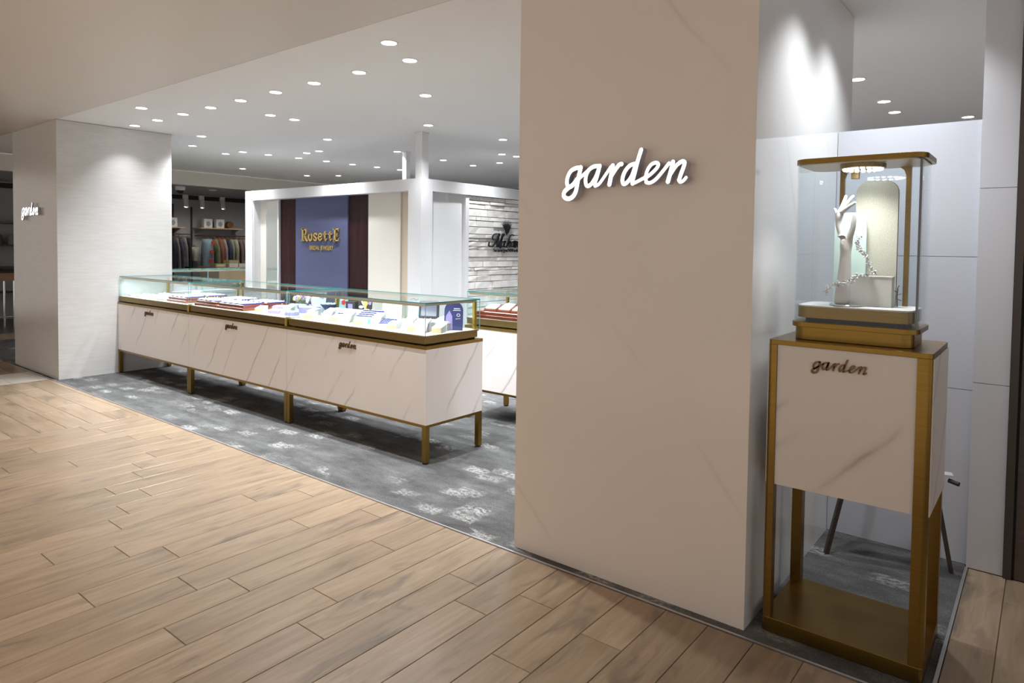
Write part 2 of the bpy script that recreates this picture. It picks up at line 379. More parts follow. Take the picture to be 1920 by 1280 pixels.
M['glass_edge'] = mat('teal_glass_edge', (.03,.27,.28), .15, coat=.5)
M['glass_edge_pale'] = mat('pale_glass_edge', (.30,.50,.52), .15, coat=.5)
M['glass_edge_dark'] = mat('grey_glass_edge', (.20,.22,.24), .2)
M['ceiling'] = mat('white_ceiling_paint', (.93,.93,.925), .7, noise=.015, nscale=1.5)
M['ceiling_warm'] = mat('beige_ceiling_panel', (.74,.685,.63), .42, noise=.02, nscale=1.2)
M['white'] = mat('white_satin_paint', (.76,.76,.77), .4)
M['cream'] = mat('cream_panel', (.76,.73,.66), .5)
M['beige'] = mat('beige_panel', (.66,.56,.44), .5)
M['plank'] = wood('oak_look_plank', (.265,.188,.120), (.395,.292,.200), (.15,.118,.092), rough=.29)
M['plank_far'] = wood('oak_look_plank_dark', (.26,.165,.095), (.43,.30,.20), (.14,.10,.07))
M['grout'] = mat('brown_grout', (.16,.115,.085), .8)
M['carpet'] = carpet('grey_patched_carpet')
M['tile'] = mat('pale_stone_tile', (.60,.55,.48), .35, noise=.1, nscale=60)
M['steel'] = mat('satin_steel_trim', (.62,.62,.64), .3, metal=.85)
M['dark_frame'] = mat('dark_brown_metal', (.045,.032,.026), .4)
M['door_brown'] = streaky('dark_brown_door', (.055,.038,.030), (.075,.052,.042), scale=(3,3,40), rough=.45)
M['lens'] = mat('lit_lens', (1,1,1), .4, emit=(.97,.98,1.0), es=9.0)
M['ring'] = mat('white_trim_ring', (.85,.85,.85), .4)
M['sign_face'] = mat('lit_sign_face', (1,1,1), .4, emit=(.93,.95,1.0), es=1.6)
M['sign_side'] = mat('sign_return_grey', (.46,.46,.52), .4)
M['bronze_letter'] = mat('bronze_letter', (.20,.105,.045), .35, metal=.7)
M['gold_letter'] = mat('gold_letter', (.80,.58,.20), .28, metal=.85)
M['black_letter'] = mat('black_letter', (.022,.022,.028), .4)
M['mahogany'] = streaky('dark_mahogany', (.016,.004,.005), (.036,.009,.009), scale=(55,55,1.0), rough=.25, spec=.15)
M['navy'] = mat('navy_cloth_panel', (.085,.093,.185), .8, noise=.10, nscale=70)
M['mirror'] = mat('grey_mirror', (.62,.66,.65), .06, metal=.85)
M['cherry'] = mat('cherry_wood', (.15,.034,.016), .22, noise=.12, nscale=30, coat=.3)
M['blue_pad'] = mat('blue_velvet', (.02,.028,.20), .8)
M['white_pad'] = mat('white_leather_pad', (.64,.64,.66), .5)
M['silver'] = mat('polished_silver', (.85,.86,.88), .12, metal=.95)
M['cream_box'] = mat('cream_leather', (.60,.51,.33), .5)
M['lilac'] = mat('lilac_card', (.36,.29,.58), .6)
M['mint'] = mat('mint_card', (.20,.55,.47), .6)
M['mint_pale'] = mat('pale_mint_glass', (.60,.76,.73), .3)
M['card_navy'] = mat('navy_card', (.03,.04,.16), .5)
M['card_black'] = mat('black_card', (.025,.025,.03), .5)
M['red'] = mat('red_petals', (.50,.015,.03), .5)
M['petal_lilac'] = mat('lilac_petals', (.66,.50,.80), .7)
M['petal_white'] = mat('white_petals', (.85,.83,.78), .7)
M['petal_yellow'] = mat('yellow_petals', (.80,.60,.10), .7)
M['leafgold'] = mat('gold_leaf_print', (.72,.46,.12), .4, metal=.3)
M['screen'] = mat('lit_screen', (.02,.02,.03), .2, emit=(.40,.46,.62), es=.55)
M['block_white'] = mat('matt_white_block', (.90,.90,.88), .6)
M['linen'] = streaky('beige_linen', (.48,.475,.40), (.62,.61,.53), scale=(260,260,260), rough=.85)
M['plaster'] = mat('white_mannequin', (.82,.79,.78), .45)
M['plush'] = mat('white_plush', (.88,.90,.90), .9, noise=.04, nscale=60)
M['stone'] = None
M['slate_floor'] = mat('dark_grey_shop_floor', (.10,.10,.11), .5, noise=.1, nscale=4)
M['shop_wall'] = mat('grey_shop_wall', (.42,.42,.43), .7)
M['ply'] = mat('light_plywood', (.46,.30,.165), .5, noise=.1, nscale=9)
M['oak_top'] = mat('orange_oak', (.36,.18,.075), .4, noise=.1, nscale=9)
M['chrome'] = mat('chrome', (.80,.80,.80), .15, metal=1.0)
M['grey_metal'] = mat('grey_painted_metal', (.32,.32,.33), .5)
# script lettering strokes in metres: (pen width, points)
GARDEN=[
('g',[(0.0185,[(-0.216,0.039),(-0.242,0.038),(-0.268,0.026),(-0.284,-0.001),(-0.286,-0.028),(-0.275,-0.042),(-0.256,-0.035),(-0.235,-0.01)]),(0.02,[(-0.216,0.039),(-0.229,-0.014),(-0.24,-0.064),(-0.258,-0.087),(-0.282,-0.093),(-0.302,-0.081),(-0.298,-0.061),(-0.273,-0.042)]),(0.0148,[(-0.273,-0.042),(-0.221,-0.006),(-0.174,0.027)])]),
('a',[(0.0175,[(-0.121,0.04),(-0.151,0.039),(-0.176,0.024),(-0.189,-0.002),(-0.189,-0.031),(-0.179,-0.042),(-0.161,-0.034),(-0.139,-0.005),(-0.126,0.024)]),(0.0182,[(-0.121,0.039),(-0.133,-0.002),(-0.142,-0.028),(-0.141,-0.042)]),(0.014,[(-0.141,-0.042),(-0.124,-0.037),(-0.1,-0.01),(-0.067,0.032)])]),
('r',[(0.0196,[(-0.057,0.037),(-0.063,0.004),(-0.072,-0.04)]),(0.0175,[(-0.061,-0.003),(-0.041,0.024),(-0.026,0.039),(-0.015,0.041)])]),
('d',[(0.017,[(0.049,0.038),(0.023,0.032),(0.0,0.008),(-0.01,-0.022),(-0.005,-0.041),(0.012,-0.036),(0.033,-0.011),(0.046,0.023)]),(0.0173,[(0.074,0.093),(0.06,0.052),(0.047,0.004),(0.037,-0.031),(0.037,-0.042)]),(0.0136,[(0.037,-0.042),(0.056,-0.036),(0.095,-0.019)])]),
('e',[(0.0147,[(0.1,-0.02),(0.124,-0.004),(0.145,0.015),(0.151,0.03),(0.138,0.036),(0.119,0.029),(0.103,0.007),(0.096,-0.021),(0.1,-0.039)]),(0.0143,[(0.1,-0.04),(0.116,-0.043),(0.14,-0.031),(0.168,-0.003),(0.197,0.03)])]),
('n',[(0.0179,[(0.214,0.034),(0.207,0.004),(0.194,-0.042)]),(0.016,[(0.207,-0.009),(0.227,0.018),(0.25,0.033),(0.262,0.03),(0.26,0.015),(0.249,-0.014),(0.241,-0.038)]),(0.013,[(0.241,-0.038),(0.246,-0.046),(0.258,-0.042),(0.27,-0.03)])]),
]
ROSETTE=[
('R',[(0.0338,[(-0.371,0.073),(-0.371,-0.066)]),(0.0135,[(-0.403,0.078),(-0.333,0.078)]),(0.0132,[(-0.405,-0.072),(-0.336,-0.072)]),(0.0246,[(-0.356,0.075),(-0.314,0.072),(-0.3,0.043),(-0.314,0.01),(-0.353,0.001)]),(0.0267,[(-0.33,-0.003),(-0.314,-0.035),(-0.295,-0.063),(-0.27,-0.07)])]),
('o',[(0.0237,[(-0.208,0.015),(-0.235,-0.003),(-0.24,-0.032),(-0.229,-0.057),(-0.207,-0.069),(-0.183,-0.057),(-0.175,-0.028),(-0.183,0.001),(-0.208,0.015)])]),
('s',[(0.0206,[(-0.073,0.004),(-0.087,0.019),(-0.114,0.015),(-0.123,-0.004),(-0.097,-0.025),(-0.074,-0.044),(-0.084,-0.065),(-0.113,-0.067),(-0.131,-0.051)])]),
('e',[(0.0193,[(-0.015,-0.022),(0.028,-0.019),(0.027,0.007),(0.0,0.019),(-0.023,-0.001),(-0.027,-0.038),(-0.002,-0.066),(0.037,-0.047)])]),
('t',[(0.0235,[(0.104,0.037),(0.101,-0.05)]),(0.0168,[(0.101,-0.05),(0.115,-0.066),(0.137,-0.053)]),(0.0131,[(0.073,0.011),(0.138,0.011)])]),
('t',[(0.023,[(0.207,0.036),(0.204,-0.05)]),(0.016,[(0.204,-0.05),(0.218,-0.065),(0.239,-0.053)]),(0.0131,[(0.174,0.011),(0.242,0.011)])]),
('E',[(0.0336,[(0.306,0.069),(0.306,-0.065)]),(0.0148,[(0.273,0.073),(0.376,0.074)]),(0.0098,[(0.374,0.073),(0.371,0.047)]),(0.0128,[(0.309,0.003),(0.349,0.005)]),(0.0088,[(0.349,0.025),(0.35,-0.021)]),(0.0144,[(0.279,-0.069),(0.374,-0.068)]),(0.0094,[(0.38,-0.04),(0.371,-0.067)])]),
]
MAKANA=[
('M',[(0.0144,[(-0.223,0.009),(-0.267,0.014),(-0.282,0.045),(-0.249,0.08),(-0.191,0.09),(-0.151,0.086)]),(0.0174,[(-0.343,-0.024),(-0.352,-0.055),(-0.323,-0.07),(-0.275,-0.067),(-0.218,-0.016),(-0.161,0.066),(-0.151,0.087)]),(0.032,[(-0.151,0.082),(-0.179,0.01),(-0.188,-0.069)]),(0.0197,[(-0.183,-0.069),(-0.12,0.01),(-0.052,0.088)]),(0.0344,[(-0.082,0.081),(-0.11,0.011),(-0.138,-0.069),(-0.114,-0.075)])]),
('a',[(0.0164,[(-0.05,-0.004),(-0.09,-0.014),(-0.109,-0.053),(-0.089,-0.075),(-0.054,-0.052),(-0.035,-0.004)]),(0.0249,[(-0.035,-0.004),(-0.054,-0.065),(-0.024,-0.074)])]),
('k',[(0.0153,[(0.142,0.073),(0.111,0.082),(0.07,0.065),(0.041,0.019)]),(0.0266,[(0.041,0.019),(0.016,-0.039),(-0.003,-0.077)]),(0.0133,[(0.011,-0.039),(0.051,-0.003),(0.077,-0.006),(0.052,-0.029),(0.026,-0.038)]),(0.0216,[(0.037,-0.038),(0.053,-0.07),(0.083,-0.067)])]),
('a',[(0.017,[(0.149,-0.001),(0.108,-0.012),(0.088,-0.051),(0.109,-0.073),(0.14,-0.05),(0.163,-0.001)]),(0.0255,[(0.163,-0.001),(0.143,-0.063),(0.172,-0.073)])]),
('n',[(0.0258,[(0.196,-0.004),(0.184,-0.037),(0.168,-0.076)]),(0.0155,[(0.184,-0.043),(0.212,-0.01),(0.238,-0.003)]),(0.0258,[(0.238,-0.007),(0.224,-0.062),(0.25,-0.072)])]),
('a',[(0.0174,[(0.329,-0.002),(0.286,-0.013),(0.266,-0.052),(0.288,-0.075),(0.319,-0.052),(0.345,-0.002)]),(0.0261,[(0.345,-0.002),(0.323,-0.065),(0.355,-0.074)])]),
]
# ------------------------------------------------------------------ the setting: floors
SL = MB().box(-16, 4.0, -5, 12, -.06, -.008)
floor = struct(build('floor', SL, M['grout'])); LOC['floor'] = (0,0,0)
carp = MB().box(-11.9, -.267, 2.488, 11.1, -.008, .001)
build('carpet', carp, M['carpet'], floor)
build('shop_floor', MB().box(-15.3, -12.72, 2.5, 11.1, -.008, 0.0).box(-12.72,-11.9,4.5,11.1,-.008,0), M['slate_floor'], floor)
build('corridor_bounce_floor', MB().box(-12, 4, -4.9, -.16, -.008, -.0005), M['tile'], floor)  # unseen floor, added in a pale tone to bounce lamp light upwards
def plank(cx, cy, w, l, alongx=False, far=False):
    g = .0012
    o = build('plank', MB().cbox(-w/2+g, w/2-g, -l/2+g, l/2-g, -.008, 0.0, .0016), M['plank_far' if far else 'plank'], floor)
    o.location = (cx, cy, 0)
    if alongx: o.rotation_euler = (0,0,pi/2)
    return o
PW = .1755; LEN = .99; YE = 2.476
KNOWN = {-2:2.118,-1:1.807,1:1.985,2:2.134,3:1.478,4:1.67,5:2.128,6:1.488,7:1.353,8:2.02,9:1.445,11:1.053,12:1.404,14:1.70,15:1.577,16:1.80,17:1.87,18:2.03,19:1.62,20:2.292,21:2.12,22:1.55,23:2.05}
def jx(k): return -1.515-PW*k
for k in range(-16, 25):
    hi, lo = jx(k), jx(k+1)
    if k == 24: lo = -5.915
    c = (hi+lo)/2
    ymin = max(.651+(c+2.648)*.831, abs(min(c,0))/4.07, .2) - .75
    ymax = 3.708 if lo > -.262 else YE
    if lo < -.262 < hi:                       # the row that meets the corner of the carpet
        plank((hi-.253)/2, (YE+2.98)/2, hi+.253, 2.98-YE); plank((hi-.253)/2, (2.98+3.708)/2, hi+.253, 3.708-2.98)
    y0 = KNOWN.get(k, 1.2+(k*.37)%.9)
    ys = [ymax]; y = y0
    while y < ymax-.12: y += LEN
    y -= LEN
    while y > ymin: ys.append(y); y -= LEN
    ys.append(y)
    for a, b in zip(ys[:-1], ys[1:]): plank(c, (a+b)/2, hi-lo, a-b)
# rows that run the other way farther left, a pale tile band, and rows beyond it
for r in range(9):
    yb = YE-.046-PW*r; ya = YE if r == 0 else yb+PW
    if r == 0: yb = 2.43
    x = -5.918; i = 0
    while x > -8.17:
        l = (.66 if r % 3 == 0 else .36 if r % 3 == 1 else .84) if i == 0 else LEN
        x2 = max(x-l, -8.178); plank((x+x2)/2, (ya+yb)/2, ya-yb, x-x2, True); x = x2; i += 1
for r in range(6):
    yb = YE-.325*(r+1)
    for xa, xb in ((-8.182,-8.498),(-8.502,-8.818)):
        build('floor_tile', MB().cbox(xb, xa, yb+.002, yb+.323, -.008, 0, .001), M['tile'], floor)
for r in range(18):
    ya = YE-PW*r+PW*11; yb = ya-PW
    x = -8.822 if ya <= YE+.01 else -9.49; i = 0
    while x > -12.66:
        x2 = max(x-(LEN if i else .3+(r*.29)%.6), -12.715); plank((x+x2)/2, (ya+yb)/2, ya-yb, x-x2, True, True); x = x2; i += 1
struct(build('trim_1', MB().box(-9.6, -.255, 2.478, 2.487, -.008, .004), M['steel']))
struct(build('trim_2', MB().box(-.266, -.254, 2.489, 3.708, -.008, .004), M['steel']))

# ------------------------------------------------------------------ ceilings, beam, walls
struct(build('ceiling', MB().box(-11.9, 3.0, 2.534, 11.2, 2.71, 2.76), M['ceiling']))
struct(build('ceiling_corridor', MB().box(-16, 4.0, -5, 2.526, 2.708, 2.76), M['ceiling_warm']))
struct(build('ceiling_shop', MB().box(-15.3, -12.02, 2.53, 11.2, 2.47, 2.52), M['grey_metal']))
struct(build('trim_3', MB().box(-12.02, -11.9, -3, 11.2, 2.465, 2.707), M['cream']))
struct(build('wall_left', MB().box(-9.475, -8.06, 2.522, 3.69, .001, 2.705), M['travertine']))
wr = MB().box(-1.987, -.87, 2.531, 4.02, .001, 2.707)
wr.m = [0,0,0,1,0,0]
struct(build('wall_right', wr, [M['pillar'], M['pillar_side']]))
wb = struct(build('wall_back', MB().box(-.868, -.262, 3.752, 3.80, .001, 2.056), M['partition'])); LOC['wall_back'] = (0,0,0)
for a, b in ((.003,.815),(.8175,1.430),(1.4325,2.056)):
    build('wall_panel', MB().box(-.868, -.262, 3.74, 3.752, a, b), M['partition'], wb)
ws = struct(build('wall_side', MB().box(-.26, 3.0, 3.722, 3.80, .0, 2.707), M['grey_tile'])); LOC['wall_side'] = (0,0,0)
for a, b in ((.003,.858),(.8605,1.74),(1.7425,2.705)):
    build('wall_panel', MB().box(-.262, -.126, 3.708, 3.722, a, b), M['grey_tile'], ws)
dr = struct(build('door_1', MB().box(-.084, .86, 3.700, 3.722, .004, 2.70), M['door_brown'])); LOC['door_1'] = (0,0,0)
build('door_frame', MB().box(-.124, -.094, 3.69, 3.722, .001, 2.705), M['dark_frame'], dr)
build('door_frame', MB().box(.87, .90, 3.69, 3.722, .001, 2.705), M['dark_frame'], dr)
build('gap', MB().box(-.094, -.084, 3.712, 3.722, .004, 2.70), M['black'], dr)
wf = struct(build('wall_far', MB().box(-15.3, 3.0, 11.1, 11.2, 0, 2.709), M['grey_tile'])); LOC['wall_far'] = (0,0,0)
build('sign_band', MB().box(-11.8, 2.9, 11.07, 11.1, 2.3, 2.66), mat('teal_band', (.10,.22,.24), .5), wf)
wsb = struct(build('wall_shop', MB().box(-15.3, -15.05, 2.53, 11.1, .0, 2.47), M['shop_wall']))
struct(build('wall_east', MB().box(3.0, 3.1, 3.71, 11.2, 0, 2.76), M['white']))

# ------------------------------------------------------------------ ceiling downlights
def make_downlight():
    t = thing('downlight', 'x', 'ceiling light')
    build('trim_ring', MB().lathe([(.047,-.004),(.058,-.004),(.060,0),(.047,0)], n=24), M['ring'], t)
    build('lens', MB().lathe([(.047,-.0045),(.047,-.001)], n=24), M['lens'], t)
    return t
DL0 = make_downlight(); first_dl = [True]
def downlight(x, y, label, group, power=1.0, color=C_SHOP, size=122, z=2.71, blend=.9):
    if first_dl[0]:
        d = DL0; d.location = (x,y,z); d['label'] = label; d['group'] = group; first_dl[0] = False
    else: d = dup(DL0, (x,y,z), label=label, group=group)
    if size < 99: power *= .8
    if power > 0:
        lamp('bulb', 'SPOT', (0,0,-.012), P_SHOP*power, color, d, spot_size=radians(size), spot_blend=blend, shadow_soft_size=.035)
    return d
rowA = [-3.451,-3.989,-4.538,-5.073,-5.622,-6.148,-6.689,-7.242,-7.782]
for i, x in enumerate(reversed(rowA)):
    downlight(x, 3.175, f'round ceiling downlight, {ORD[i]} from the left pillar in the row above the long counter', 'downlights in the row above the long counter', .38 if i == 0 else .6, size=100 if i == 0 else 122)
for (x, y, lab) in ((-3.26,2.825,'large-looking round downlight nearest the viewer, above the right end of the counter'),
                    (-6.712,2.80,'round downlight in front of the counter row, close to the ceiling seam, left part')):
    downlight(x, y, lab, 'downlights in front of the counter row', 1.8 if x > -5 else .9, size=118)
for (x, y, lab) in ((-4.136,3.986,'round downlight behind the counter row, nearest the big pillar'),
                    (-6.026,3.982,'round downlight behind the counter row, rear one of the close pair in mid ceiling'),
                    (-6.013,3.706,'round downlight behind the counter row, front one of the close pair in mid ceiling'),
                    (-7.874,3.955,'round downlight behind the counter row, just right of the left pillar top')):
    downlight(x, y, lab, 'downlights behind the counter row', 1.2)
for (x, y, lab) in ((-5.126,4.983,'round downlight right in front of the white square ceiling post'),
                    (-6.814,4.956,'round downlight over the left half of the white booth front'),
                    (-5.078,6.153,'larger round downlight beside the big pillar, over the stone wall'),
                    (-5.888,7.116,'round downlight behind the booth beam, upper one near the big pillar'),
                    (-5.859,7.40,'small downlight half hidden at the big pillar edge')):
    downlight(x, y, lab, 'downlights around the booth', .55 if x > -5.5 else 1.0)
far = [(-8.749,4.275),(-9.122,4.925),(-8.732,4.96),(-8.703,5.331),(-8.638,5.781),(-8.066,5.524),(-7.763,5.509),(-8.604,6.239),(-8.589,6.716),(-8.538,7.164),(-8.506,7.626)]
for i, (x, y) in enumerate(far):
    downlight(x, y, f'small far downlight, {ORD[i]} from the left pillar in the distant field above the booth', 'far downlights above the booth', .8)
for i, (x, y) in enumerate(((-6.902,6.139),(-7.011,7.124),(-6.509,7.818),(-7.074,7.848))):
    downlight(x, y, f'small downlight between the ceiling posts and the big pillar, {ORD[i]} nearest', 'downlights behind the ceiling posts', .8)
for i, (x, y) in enumerate(((-10.682,6.067),(-10.708,7.34),(-10.198,7.656))):
    downlight(x, y, f'tiny downlight on the greyer ceiling strip by the beige beam, {ORD[i]} from the left', 'downlights by the beige beam', 1.6, (1,.90,.76))
for i, (x, y) in enumerate(((-1.15,5.468),(-1.138,6.396),(-1.145,6.936),(-.645,7.557))):
    downlight(x, y, f'round downlight seen above the blue-grey partition, {ORD[i]} from the left', 'downlights beyond the partition', .6)
for x, y in ((-2.6,5.0),(-2.6,6.3),(-3.9,5.4),(-1.1,4.5),(-3.5,6.8),(.3,5.2),(.6,6.8)): lamp('added_fill_spot', 'SPOT', (x,y,2.69), P_SHOP*(2.6 if x < -3 else 1.6), C_SHOP, None, spot_size=radians(122), spot_blend=.9, shadow_soft_size=.035)  # added spots out of view, brightening the rear ceiling and stone wall
# corridor and niche lamps above the frame, plus an added row of fill spots
for i, (x, y, p) in enumerate(((-2.9,.2,.5),(-1.8,-1.6,2.7),(-5.15,.95,.38),(-4.6,-1.4,.7))):
    lamp('unseen_corridor_lamp', 'SPOT', (x,y,2.69), P_COR*p, (1,.78,.48) if i == 2 else C_COR, None, spot_size=radians(120), spot_blend=.8, shadow_soft_size=.05)
for x in (-8.2,-5.8,-3.4,-1.0,1.2):  # added row: lights the unseen floor so it bounces onto ceilings and pillar
    lamp('unseen_corridor_lamp', 'SPOT', (x,-2.6,2.69), P_COR*3.4, C_COR, None, spot_size=radians(92), spot_blend=.6, shadow_soft_size=.05)
for y in (3.02, 3.50):
    lamp('niche_lamp', 'SPOT', (-.56,y,2.69), P_SHOP*.5, C_SHOP, None, spot_size=radians(105), spot_blend=.9, shadow_soft_size=.035)

# ------------------------------------------------------------------ lit lettering on the two pillars
def garden_letters(parent, org, sc, front, back, mats, name='letter'):
    for ch, st in GARDEN:
        mb = MB()
        for w, pts in st: stroke(mb, pts, w, front, back, 'y', org, sc)
        build(name, mb, mats, parent)
def lettering(parent, org, sc, front, back, m):
    mb = MB()
    for ch, st in GARDEN:
        for w, pts in st: stroke(mb, pts, w, front, back, 'y', org, sc, k=4)
    build('lettering', mb, [m, m], parent)
for loc, sc, lab in (((-1.388,2.531,1.758), 1.0, 'large lit white script lettering on the big beige stone pillar'),
                     ((-8.79,2.522,1.775), .93, 'small lit white script lettering on the shaded far left pillar')):
    t = thing('illuminated_sign', lab, 'sign', loc, 'lit script signs on the pillars')
    garden_letters(t, loc, sc, *((-.056, -.020) if sc == 1.0 else (-.030, -.014)), [M['sign_face'], M['sign_side']])
    for u, v in ((-.24,-.02),(-.10,-.03),(.08,-.03),(.22,-.02)):
        build('standoff', MB().box(loc[0]+u-.006, loc[0]+u+.006, loc[1]-.022, loc[1]-.0005, loc[2]+v-.006, loc[2]+v+.006), M['sign_side'], t)

# ------------------------------------------------------------------ white booth with brand panels
B = thing('booth', 'white framed booth with navy, mahogany and cream panels and a stone side wall', 'booth', (-7.24,5.18,0))
X0, X1, YF, YB, ZB, ZT = -9.05, -5.43, 5.18, 8.3, 2.062, 2.195
for x0, x1, y0, y1 in ((X0,X0+.185,YF,YF+.18),(X1-.21,X1,YF,YF+.175),(X0,X0+.185,YB-.18,YB),(X1-.185,X1,YB-.18,YB)):
    build('post', MB().box(x0,x1,y0,y1,0.002,ZB), M['white'], B)
build('beam', MB().box(X0,X1,YF,YF+.18,ZB,ZT), M['white'], B)
build('beam', MB().box(X1-.18,X1,YF+.18,YB,ZB,ZT), M['white'], B)
build('beam', MB().box(X0,X0+.18,YF+.18,YB,ZB,ZT), M['white'], B)
ny = YF+.125
build('side_return', MB().box(-8.865,-8.855,YF+.02,ny+.03,0.002,ZB), M['white'], B)
build('return_panel', MB().box(-8.855,-8.39,ny,ny+.04,0.002,ZB), M['cream'], B)
build('mirror_panel', MB().box(-8.70,-8.39,ny-.01,ny,0.002,2.045), M['mirror'], B)
build('white_strip', MB().box(-8.387,-8.355,ny-.03,ny+.03,0.002,ZB), M['white'], B)
build('wood_panel', MB().box(-8.352,-7.965,ny,ny+.04,0.002,ZB), M['mahogany'], B)
build('navy_panel', MB().box(-7.963,-6.85,ny-.02,ny+.04,0.002,ZB), M['navy'], B)
build('wood_panel', MB().box(-6.848,-6.455,ny,ny+.04,0.002,ZB), M['mahogany'], B)
build('cream_panel', MB().box(-6.453,-5.88,ny-.02,ny+.04,0.002,ZB), M['cream'], B)
build('beige_panel', MB().box(-5.878,-5.60,ny,ny+.04,0.002,ZB), M['beige'], B)
build('side_panel', MB().box(-5.53,-5.49,YF+.175,5.925,0.002,ZB), M['white'], B)
build('thin_post', MB().box(-5.52,-5.45,5.925,5.985,0.002,ZB), M['white'], B)
sw = build('stone_wall', MB().box(-5.60,-5.50,5.985,YB-.18,0.002,ZB), mat('stone_joint', (.62,.58,.54), .9), B)
def stone_mat():
    m, nt, b = newmat('pale_split_stone'); L = nt.links
    tc = N(nt,'ShaderNodeTexCoord'); oi = N(nt,'ShaderNodeObjectInfo'); nz = N(nt,'ShaderNodeTexNoise'); nz.inputs['Scale'].default_value = 9; nz.inputs['Detail'].default_value = 6
    L.new(tc.outputs['Object'], nz.inputs['Vector'])
    ad = N(nt,'ShaderNodeMath',operation='MULTIPLY_ADD'); L.new(oi.outputs['Random'], ad.inputs[0]); ad.inputs[1].default_value = .22; L.new(nz.outputs['Fac'], ad.inputs[2])
    r = ramp(nt,[(.40,(.78,.71,.65)),(.56,(.86,.835,.80)),(.75,(.91,.895,.875))], ad.outputs[0]); L.new(r.outputs['Color'], b.inputs['Base Color'])
    b.inputs['Roughness'].default_value = .85
    bp = N(nt,'ShaderNodeBump'); bp.inputs['Strength'].default_value = .6; bp.inputs['Distance'].default_value = .01; L.new(nz.outputs['Fac'], bp.inputs['Height']); L.new(bp.outputs['Normal'], b.inputs['Normal'])
    return m
M['stone'] = stone_mat()
rs = random.Random(3); z = .30
while z < ZB-.03:
    h = min(rs.choice((.04,.05,.06,.075,.09)), ZB-.002-z); y = 5.988
    while y < YB-.20:
        l = min(rs.uniform(.12,.46), YB-.181-y)
        if l < .05: break
        d = rs.choice((.020,.026,.032,.040))
        def j(a): return a+rs.uniform(-.004,.004)
        y0,y1,z0,z1 = y+.002,y+l-.002,z+.002,z+h-.002
        v = [(-5.50,y0,z0),(-5.50,y1,z0),(-5.50,y1,z1),(-5.50,y0,z1)]
        ym,zm = (y0+y1)/2,(z0+z1)/2
        fr = [(-5.50+j(d),y0+.003,z0+.003),(-5.50+j(d),ym,z0+.003),(-5.50+j(d),y1-.003,z0+.003),(-5.50+j(d),y1-.003,z1-.003),(-5.50+j(d)+.004,ym,z1-.003),(-5.50+j(d),y0+.003,z1-.003)]
        mb = MB().add(v+fr, [(0,3,2,1),(0,1,6,5,4),(1,2,7,6),(2,3,9,8,7),(3,0,4,9),(4,5,8,9),(5,6,7,8)])
        build('stone', mb, M['stone'], sw)
        y += l
    z += h
for x, y, s_, lab in ((-5.515,5.27,.052,'white square post rising from the booth corner to the ceiling'),(-6.80,6.21,.036,'thinner white square post behind the booth corner post')):
    t = tag(build('ceiling_post', MB().box(x-s_,x+s_,y-s_,y+s_,ZT if s_ > .04 else 0.002,2.709).box(x-s_-.006,x+s_+.006,y-s_-.006,y+s_+.006,2.695,2.709), M['white']), lab, 'post', 'ceiling posts over the booth')
t = thing('sign', 'gold raised serif lettering on the navy booth panel', 'sign', (-7.40,5.285,1.566))
for ch, st in ROSETTE:
    mb = MB()
    for w, pts in st: stroke(mb, [(p[0],p[1]) for p in pts], w, -.022, 0, 'y', (-7.395,5.285,1.572), 1.02)
    build('letter', mb, [M['gold_letter'], M['gold_letter']], t)
text_part('BRIDAL JEWELRY', .082, M['gold_letter'], t, (-7.385,5.28,1.378), (pi/2,0,0), .004, .82)
t = thing('sign', 'black script lettering with a pineapple leaf emblem on the stone wall', 'sign', (-5.45,6.69,1.524))
for ch, st in MAKANA:
    mb = MB()
    for w, pts in st: stroke(mb, pts, w*.85, .012, -.004, 'x', (-5.445,6.693,1.524))
    build('letter', mb, [M['black_letter'], M['black_letter']], t)
mb = MB()
for row, (n_, L_, z0_) in enumerate(((9,.125,.0),(7,.085,-.022),(5,.055,-.042))):      # rosette of pointed leaves
    for k in range(n_):
        a = (k-(n_-1)/2)*(.20+.05*row); ca, sa = cos(a), sin(a); w_ = .0075
        b0 = (.30*.09*sa, z0_); t0 = (b0[0]+sa*L_, b0[1]+ca*L_); m0 = (b0[0]+sa*L_*.45, b0[1]+ca*L_*.45)
        pts = [b0, (m0[0]+w_*ca, m0[1]-w_*sa), t0, (m0[0]-w_*ca, m0[1]+w_*sa)]
        mb.prism_x([(6.690+u, 1.665+v) for u,v in pts], -5.440+.003*row, -5.434+.003*row)
mb.prism_x([(6.69,1.600),(6.722,1.635),(6.715,1.665),(6.69,1.675),(6.665,1.665),(6.658,1.635)], -5.442, -5.4345)
build('emblem', mb, M['black_letter'], t)
text_part('You can feel great MANA in the sea', .062, M['black_letter'], t, (-5.446,6.72,1.385), (pi/2,0,pi/2), .003, .62)
